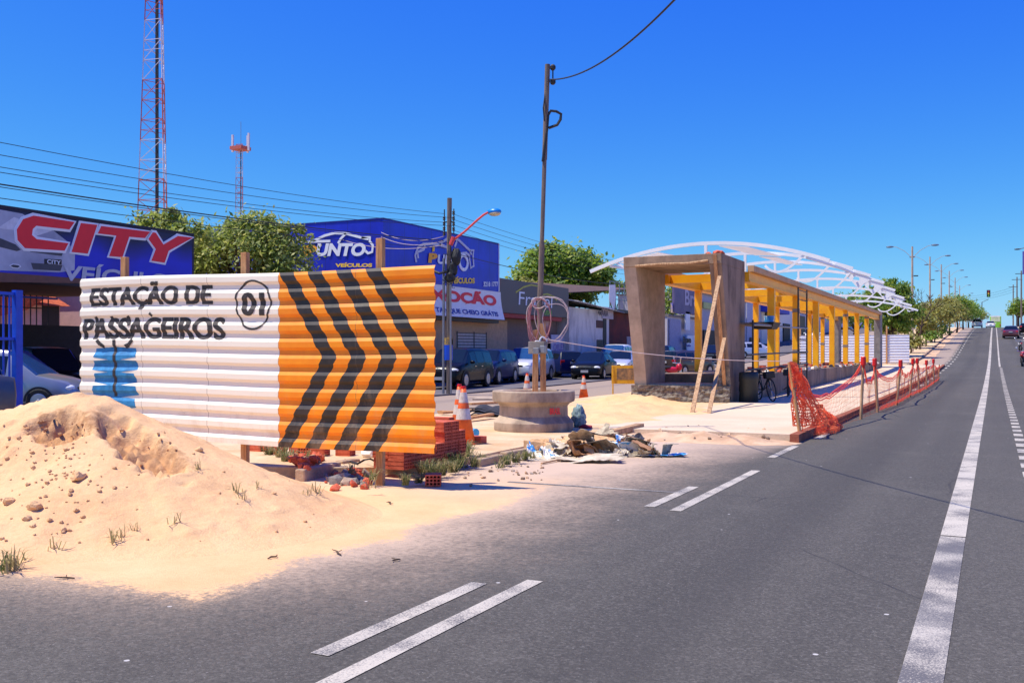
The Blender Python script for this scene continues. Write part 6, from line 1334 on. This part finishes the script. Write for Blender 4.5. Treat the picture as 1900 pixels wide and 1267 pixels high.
    mb = MB(); mb.box((.515*Lc, 0, .44), (.02, .4, .13)); mb.build('number_plate', M['plate'], t); mb = MB(); mb.box((-.507*Lc, 0, .72 if style == 'sedan' else .8), (.02, .4, .13)); mb.build('number_plate', M['plate'], t)
    mb = MB(); mb.box((.492*Lc, 0, zf+.035), (.05, hw*.8, .025)); mb.build('chrome_strip', M['chrome'], t)
    return t
def paint(n, col, metal=.25, rough=.28): return mat('car_paint_'+n, col, rough, metal=metal, var=.06, coat=.15 if n in ('black', 'navy') else .45, spec=.14 if n in ('black', 'navy') else .5)
pk = dict(silver=paint('silver', (.72, .73, .76, 1), .35), black=paint('black', (.006, .006, .009, 1), 0), navy=paint('navy', (.01, .018, .09, 1), 0), white=paint('white', (.9, .9, .9, 1), .0, .4), wine=paint('wine', (.16, .045, .06, 1), .3), grey=paint('grey', (.12, .12, .13, 1), .4), brown=paint('brown', (.07, .05, .045, 1), .3), dsil=paint('dull_silver', (.36, .37, .4, 1), .5), lsil=paint('light_silver', (.66, .68, .74, 1), .4))
def put(label, p, style, xy, hd, z=None, **kw):
    t = make_car(label, pk[p], style, **kw); t.location = (xy[0], xy[1], tz(xy[1])+(z if z is not None else .065)); t.rotation_euler = (0, 0, math.radians(hd) if not isinstance(hd, (tuple, list)) else math.atan2(hd[1], hd[0])); return t
put('silver hatchback nosing out of the showroom yard behind the hoarding end', 'dsil', 'hatch', (-23.0, 17.3), (.87, .5), wsm=M['glass_blue'], Hc=1.62)
put('black car deep in the showroom yard behind the silver hatchback', 'black', 'sedan', (-26.6, 21.6), (.97, -.2), Hc=1.7)
put('dark grey pickup seen from behind at the left edge by the blue gate', 'grey', 'pickup', tuple(D(-92, 19.6))[:2], (-.86, .5), Lc=4.9, Wc=1.75, Hc=1.62)
put('black off road car right behind the utility pole, grille towards the camera', 'black', 'suv', (-20.7, 37.5), (.12, -.99), Hc=1.68, Wc=1.8)
put('dark blue car parked between the black and the silver one', 'navy', 'suv', (-21.6, 42.3), (.16, -.99), Hc=1.62)
put('silver family car with bright grille parked behind the pole planks', 'silver', 'suv', (-21.7, 46.8), (.13, -.99), Lc=4.35, Wc=1.74, Hc=1.68, wsm=M['glass_blue'])
put('dark blue car showing red tail lights right of the silver family car', 'navy', 'hatch', (-22.4, 52.2), (-.75, .66))
put('black sedan parked in front of the stained white wall', 'black', 'sedan', (-19.5, 50.6), (.13, -.99), z=.02)
put('silver sedan half hidden behind the yellow board', 'lsil', 'sedan', (-19.7, 55.6), (.13, -.99), z=.02)
put('white minivan roof showing behind the silver sedan', 'white', 'suv', (-21.9, 60.6), (.13, -.99), Hc=1.75, wsm=M['glass_blue'])
put('brown car on the side street seen through the portal opening', 'brown', 'hatch', (-16.3, 57.0), (.3, .95), z=.01)
put('blue car parked farther back seen through the portal', 'navy', 'suv', (-21.2, 68.0), (.13, -.99), Hc=1.6)
put('dark car glimpsed through the portal between prop and leg', 'black', 'hatch', (-20.3, 79.0), (.13, -.99))
put('silver car turning on the side street behind the scaffold', 'lsil', 'hatch', (-19.6, 90.6), (.8, .6), z=.01)
put('small white car far down the side street between the columns', 'white', 'sedan', (-20.3, 128), (.1, -1))
put('white off road car driving away near the hill crest', 'white', 'suv', (D(1813, 188).x, D(1813, 188).y), 90, z=.01, Hc=1.7, Wc=1.8)
put('white sedan at the crest behind the green bus', 'white', 'sedan', (D(1838, 203).x, D(1838, 203).y), 90, z=.01)
put('dark red sedan seen from behind in the right lane', 'wine', 'sedan', (D(1876, 121).x, D(1876, 121).y), 88, z=.01, Wc=1.78, Hc=1.5)
put('dark car parked at the right edge beside the dark red sedan', 'black', 'suv', (D(1899, 132).x+.3, D(1899, 132).y), 90, z=.05)
# green bus on the crest
q = D(1847, 226); bt_ = thing('bus', 'lime green bus seen from behind at the hill crest', 'bus', q); gp = mat('lime_bus_paint', L(150, 214, 60), .4); mb = MB(); mb.box((0, 0, 1.75), (2.3, 9, 2.7)); mb.build('body', gp, bt_, bevel=.15)
mb = MB(); mb.box((0, -4.51, 2.3), (1.9, .04, .9)); mb.build('rear_window', mat('bus_rear_glass', L(226, 232, 190), .2), bt_); mb = MB(); mb.box((0, -4.52, 3.0), (1.9, .04, .3)); mb.build('destination_band', M['banner_white'], bt_)
for x in (-1, 1):
    mb = MB(); mb.box((x*.95, -4.52, 1.1), (.2, .04, .4)); mb.build('tail_light', M['red_glass'], bt_)
    for y in (-2.6, 2.8):
        mb = MB(); N_ = 18; mb.tube([(x*1.0, y, .48), (x*1.17, y, .48)], .48, 18); mb.build('wheel', M['tyre'], bt_)
# motorcycles at the right edge
def motorbike(label, q, rz, pm):
    t = thing('motorcycle', label, 'motorcycle', q, rz)
    for x in (-.62, .62):
        mb = MB(); mb.tube([(x+.27*math.cos(a), 0, .3+.27*math.sin(a)) for a in np.linspace(0, 2*math.pi, 24)[:-1]], .055, 8, closed=True); wo_ = mb.build('wheel', M['tyre'], t); mb = MB(); mb.tube([(x, -.05, .3), (x, .05, .3)], .17, 12); mb.build('rim', M['rim'], wo_)
    mb = MB(); mb.raw(*blob((.1, 0, .72), (.32, .16, .15), 2, .1)); mb.raw(*blob((-.55, 0, .74), (.3, .14, .1), 2, .1)); mb.raw(*blob((.45, 0, .85), (.14, .16, .18), 2, .1)); mb.build('bodywork', pm, t, smooth=True)
    mb = MB(); mb.raw(*blob((-.3, 0, .84), (.42, .15, .07), 2, .05)); mb.build('saddle', M['black'], t)
    mb = MB(); mb.box((0, 0, .42), (.42, .26, .34)); mb.tube([(-.62, .1, .3), (-.1, .1, .4)], .03); mb.tube([(-.6, -.14, .34), (.2, -.14, .3)], .045); mb.build('engine', M['dark_steel'], t, bevel=.03)
    mb = MB(); mb.tube([(.62, .07, .3), (.42, .07, 1.0)], .025); mb.tube([(.62, -.07, .3), (.42, -.07, 1.0)], .025); mb.tube([(.3, -.38, 1.05), (.42, -.15, 1.02), (.42, .15, 1.02), (.3, .38, 1.05)], .018); mb.build('fork_and_bars', M['chrome'], t)
    for s in (-1, 1): mb = MB(); mb.tube([(.38, s*.28, 1.04), (.36, s*.36, 1.22)], .01); mb.raw(*blob((.35, s*.38, 1.26), (.03, .08, .055), 2, .02)); mb.build('mirror', M['chrome'], t)
    mb = MB(); mb.raw(*blob((-.86, 0, .78), (.05, .09, .06), 2, .02)); mb.build('tail_light', M['red_glass'], t); return t
q = D(1897, 69, .01); motorbike('red motorcycle cropped by the right edge, seen from behind', q, math.radians(86), mat('red_motorcycle_paint', L(176, 26, 52), .3, coat=.6))
q = D(1893, 92, .01); motorbike('black motorcycle with white side cover beyond the red one', q, math.radians(95), mat('white_black_motorcycle_paint', L(226, 222, 226), .3, col2=(.02, .02, .02, 1), scale=2.5, mixlo=.48, mixhi=.52))
q = D(1243, 45, .01); motorbike('dark red motorcycle parked behind the left portal leg', q, math.radians(40), mat('dark_red_motorcycle_paint', L(196, 30, 60), .35))
# people on the median pavement, far away
def person(label, q, shirt, legs, rz):
    t = thing('person', label, 'person', q, rz); J = {'pel': (0, 0, .94), 'ch': (0, 0, 1.3), 'nk': (0, 0, 1.48), 'hd': (.02, 0, 1.62), 'ht': (.02, 0, 1.72)}
    V = list(J.values()); E = [(0, 1), (1, 2), (2, 3), (3, 4)]; Rd = [.15, .17, .06, .095, .08]
    for s in (-1, 1):
        k = len(V); V += [(0, s*.19, 1.42), (-.03*s, s*.24, 1.15), (.06*s, s*.24, .88), (.08*s, s*.235, .78)]; E += [(1, k), (k, k+1), (k+1, k+2), (k+2, k+3)]; Rd += [.065, .05, .04, .035]
        k = len(V); V += [(0, s*.1, .88), (.06*s, s*.1, .48), (.02*s+.08*s, s*.1, .08), (.1*s+.12, s*.1, .04)]; E += [(0, k), (k, k+1), (k+1, k+2), (k+2, k+3)]; Rd += [.095, .065, .045, .045]
    me = bpy.data.meshes.new('body'); me.from_pydata(V, E, []); o = bpy.data.objects.new('body', me); COL.objects.link(o); o.parent = t
    sk = o.modifiers.new('skin', 'SKIN'); me.skin_vertices[0].data[0].use_root = True
    for i, r_ in enumerate(Rd): me.skin_vertices[0].data[i].radius = (r_, r_)
    o.modifiers.new('sub', 'SUBSURF').levels = 1; o.modifiers['sub'].render_levels = 1
    N = NT('clothed_figure'); z = N.n('SeparateXYZ', {0: N.obj()}).outputs[2]; y_ = N.math('ABSOLUTE', N.n('SeparateXYZ', {0: N.obj()}).outputs[1])
    N.link(N.mix(N.math('GREATER_THAN', z, 1.48), N.mix(N.math('MULTIPLY', N.math('GREATER_THAN', z, .93), N.math('GREATER_THAN', z, .9)), legs, shirt), L(130, 88, 66)), N.b.inputs['Base Color']); me.materials.append(N.m)
    mb = MB(); mb.raw(*blob((0, 0, 1.7), (.1, .09, .07), 2, .08)); mb.build('hair', M['black'], t, smooth=True); return t
person('person in pale shirt and blue jeans walking on the far median pavement', D(1757, 150, .14), L(196, 214, 230), L(40, 60, 130), 1.2)
person('person in dark clothes standing beside the walker on the far median pavement', D(1752, 148, .14), L(30, 34, 60), L(24, 26, 40), 2.0)
# traffic light and right side frontage
q = D(1822, 212, .1); t = thing('traffic_light', 'dark traffic light hanging over the avenue at the hill crest', 'traffic light', q); e = D(1833, 212); dx = (e-q).length
mb = MB(); mb.tube([(0, 0, 0), (0, 0, 5.6), (dx, 0, 6.2)], [.1, .08, .06], 8); mb.build('mast_arm', M['dark_steel'], t); mb = MB(); mb.box((dx, 0, 7.4), (.7, .4, 1.5)); mb.build('signal_head', M['black'], t, bevel=.08)
for i, c in enumerate(('red_glass', 'yellow_text', 'green_text')): mb = MB(); mb.tube([(dx, -.21, 7.85-.45*i), (dx, -.24, 7.85-.45*i)], .15, 12); mb.build('lens', M[c], t)
for (px0, px1, d, X_, zt_, lb, m_) in ((1878, 1930, 215, 9.5, 12.5, 'pale multi storey building on the right behind the street tree', 'wh'), (1890, 1990, 160, 9.2, 8, 'low building at the right edge with a red sign band', 'bg')):
    y0, y1 = d*1.06, d*1.06+22; c = Vector((X_+5, (y0+y1)/2, tz(y0))); t = thing('street_building', lb, 'building', c); zz = zt_-tz(y0)+(2 if m_ == 'wh' else 0)
    mb = MB(); mb.box((0, 0, zz/2), (10, 22, zz)); mb.build('wall', wh_r if m_ == 'wh' else M['concrete'], t)
    for f_ in range(int(zz/3)):
        for k in range(3): mb = MB(); mb.box((-3+3*k, -11.03, 1.8+3*f_), (1.5, .06, 1.3)); mb.build('window', M['glass'], t)
    if m_ == 'bg': mb = MB(); mb.box((-1, -11.1, zz-.7), (8, .2, 1.3)); mb.build('sign_band', mat('red_sign_band', L(206, 50, 50), .5), t)
q = D(1902, 130, .14); t = thing('banner_sign', 'tall purple banner on a pole cropped by the right edge', 'sign', q); mb = MB(); mb.tube([(.4, 0, 0), (.4, 0, 11.6)], .09, 8); mb.build('pole', M['dark_steel'], t); mb = MB(); mb.box((.2, 0, 9.3), (1.0, .15, 3.0)); mb.build('panel', mat('purple_panel', L(98, 84, 168), .5), t); mb = MB(); mb.tube([(-.9, 0, 11.1), (.4, 0, 11.3)], .05, 6); mb.raw(*blob((-.9, 0, 11.1), (.4, .16, .1), 2, .02)); mb.build('lamp', M['dark_steel'], t)
for k in range(4):
    y = 150+k*32; tree(['near', 'second', 'third', 'farthest'][k]+' pavement tree behind the left end of the median trees', (-19.5, y, tz(y)), [(0, 0, 4, 2.2, 2.2, 1.9), (1, 0, 3.4, 1.6, 1.6, 1.5)], 1300, .55, 'mango', group='pavement trees of the side street')
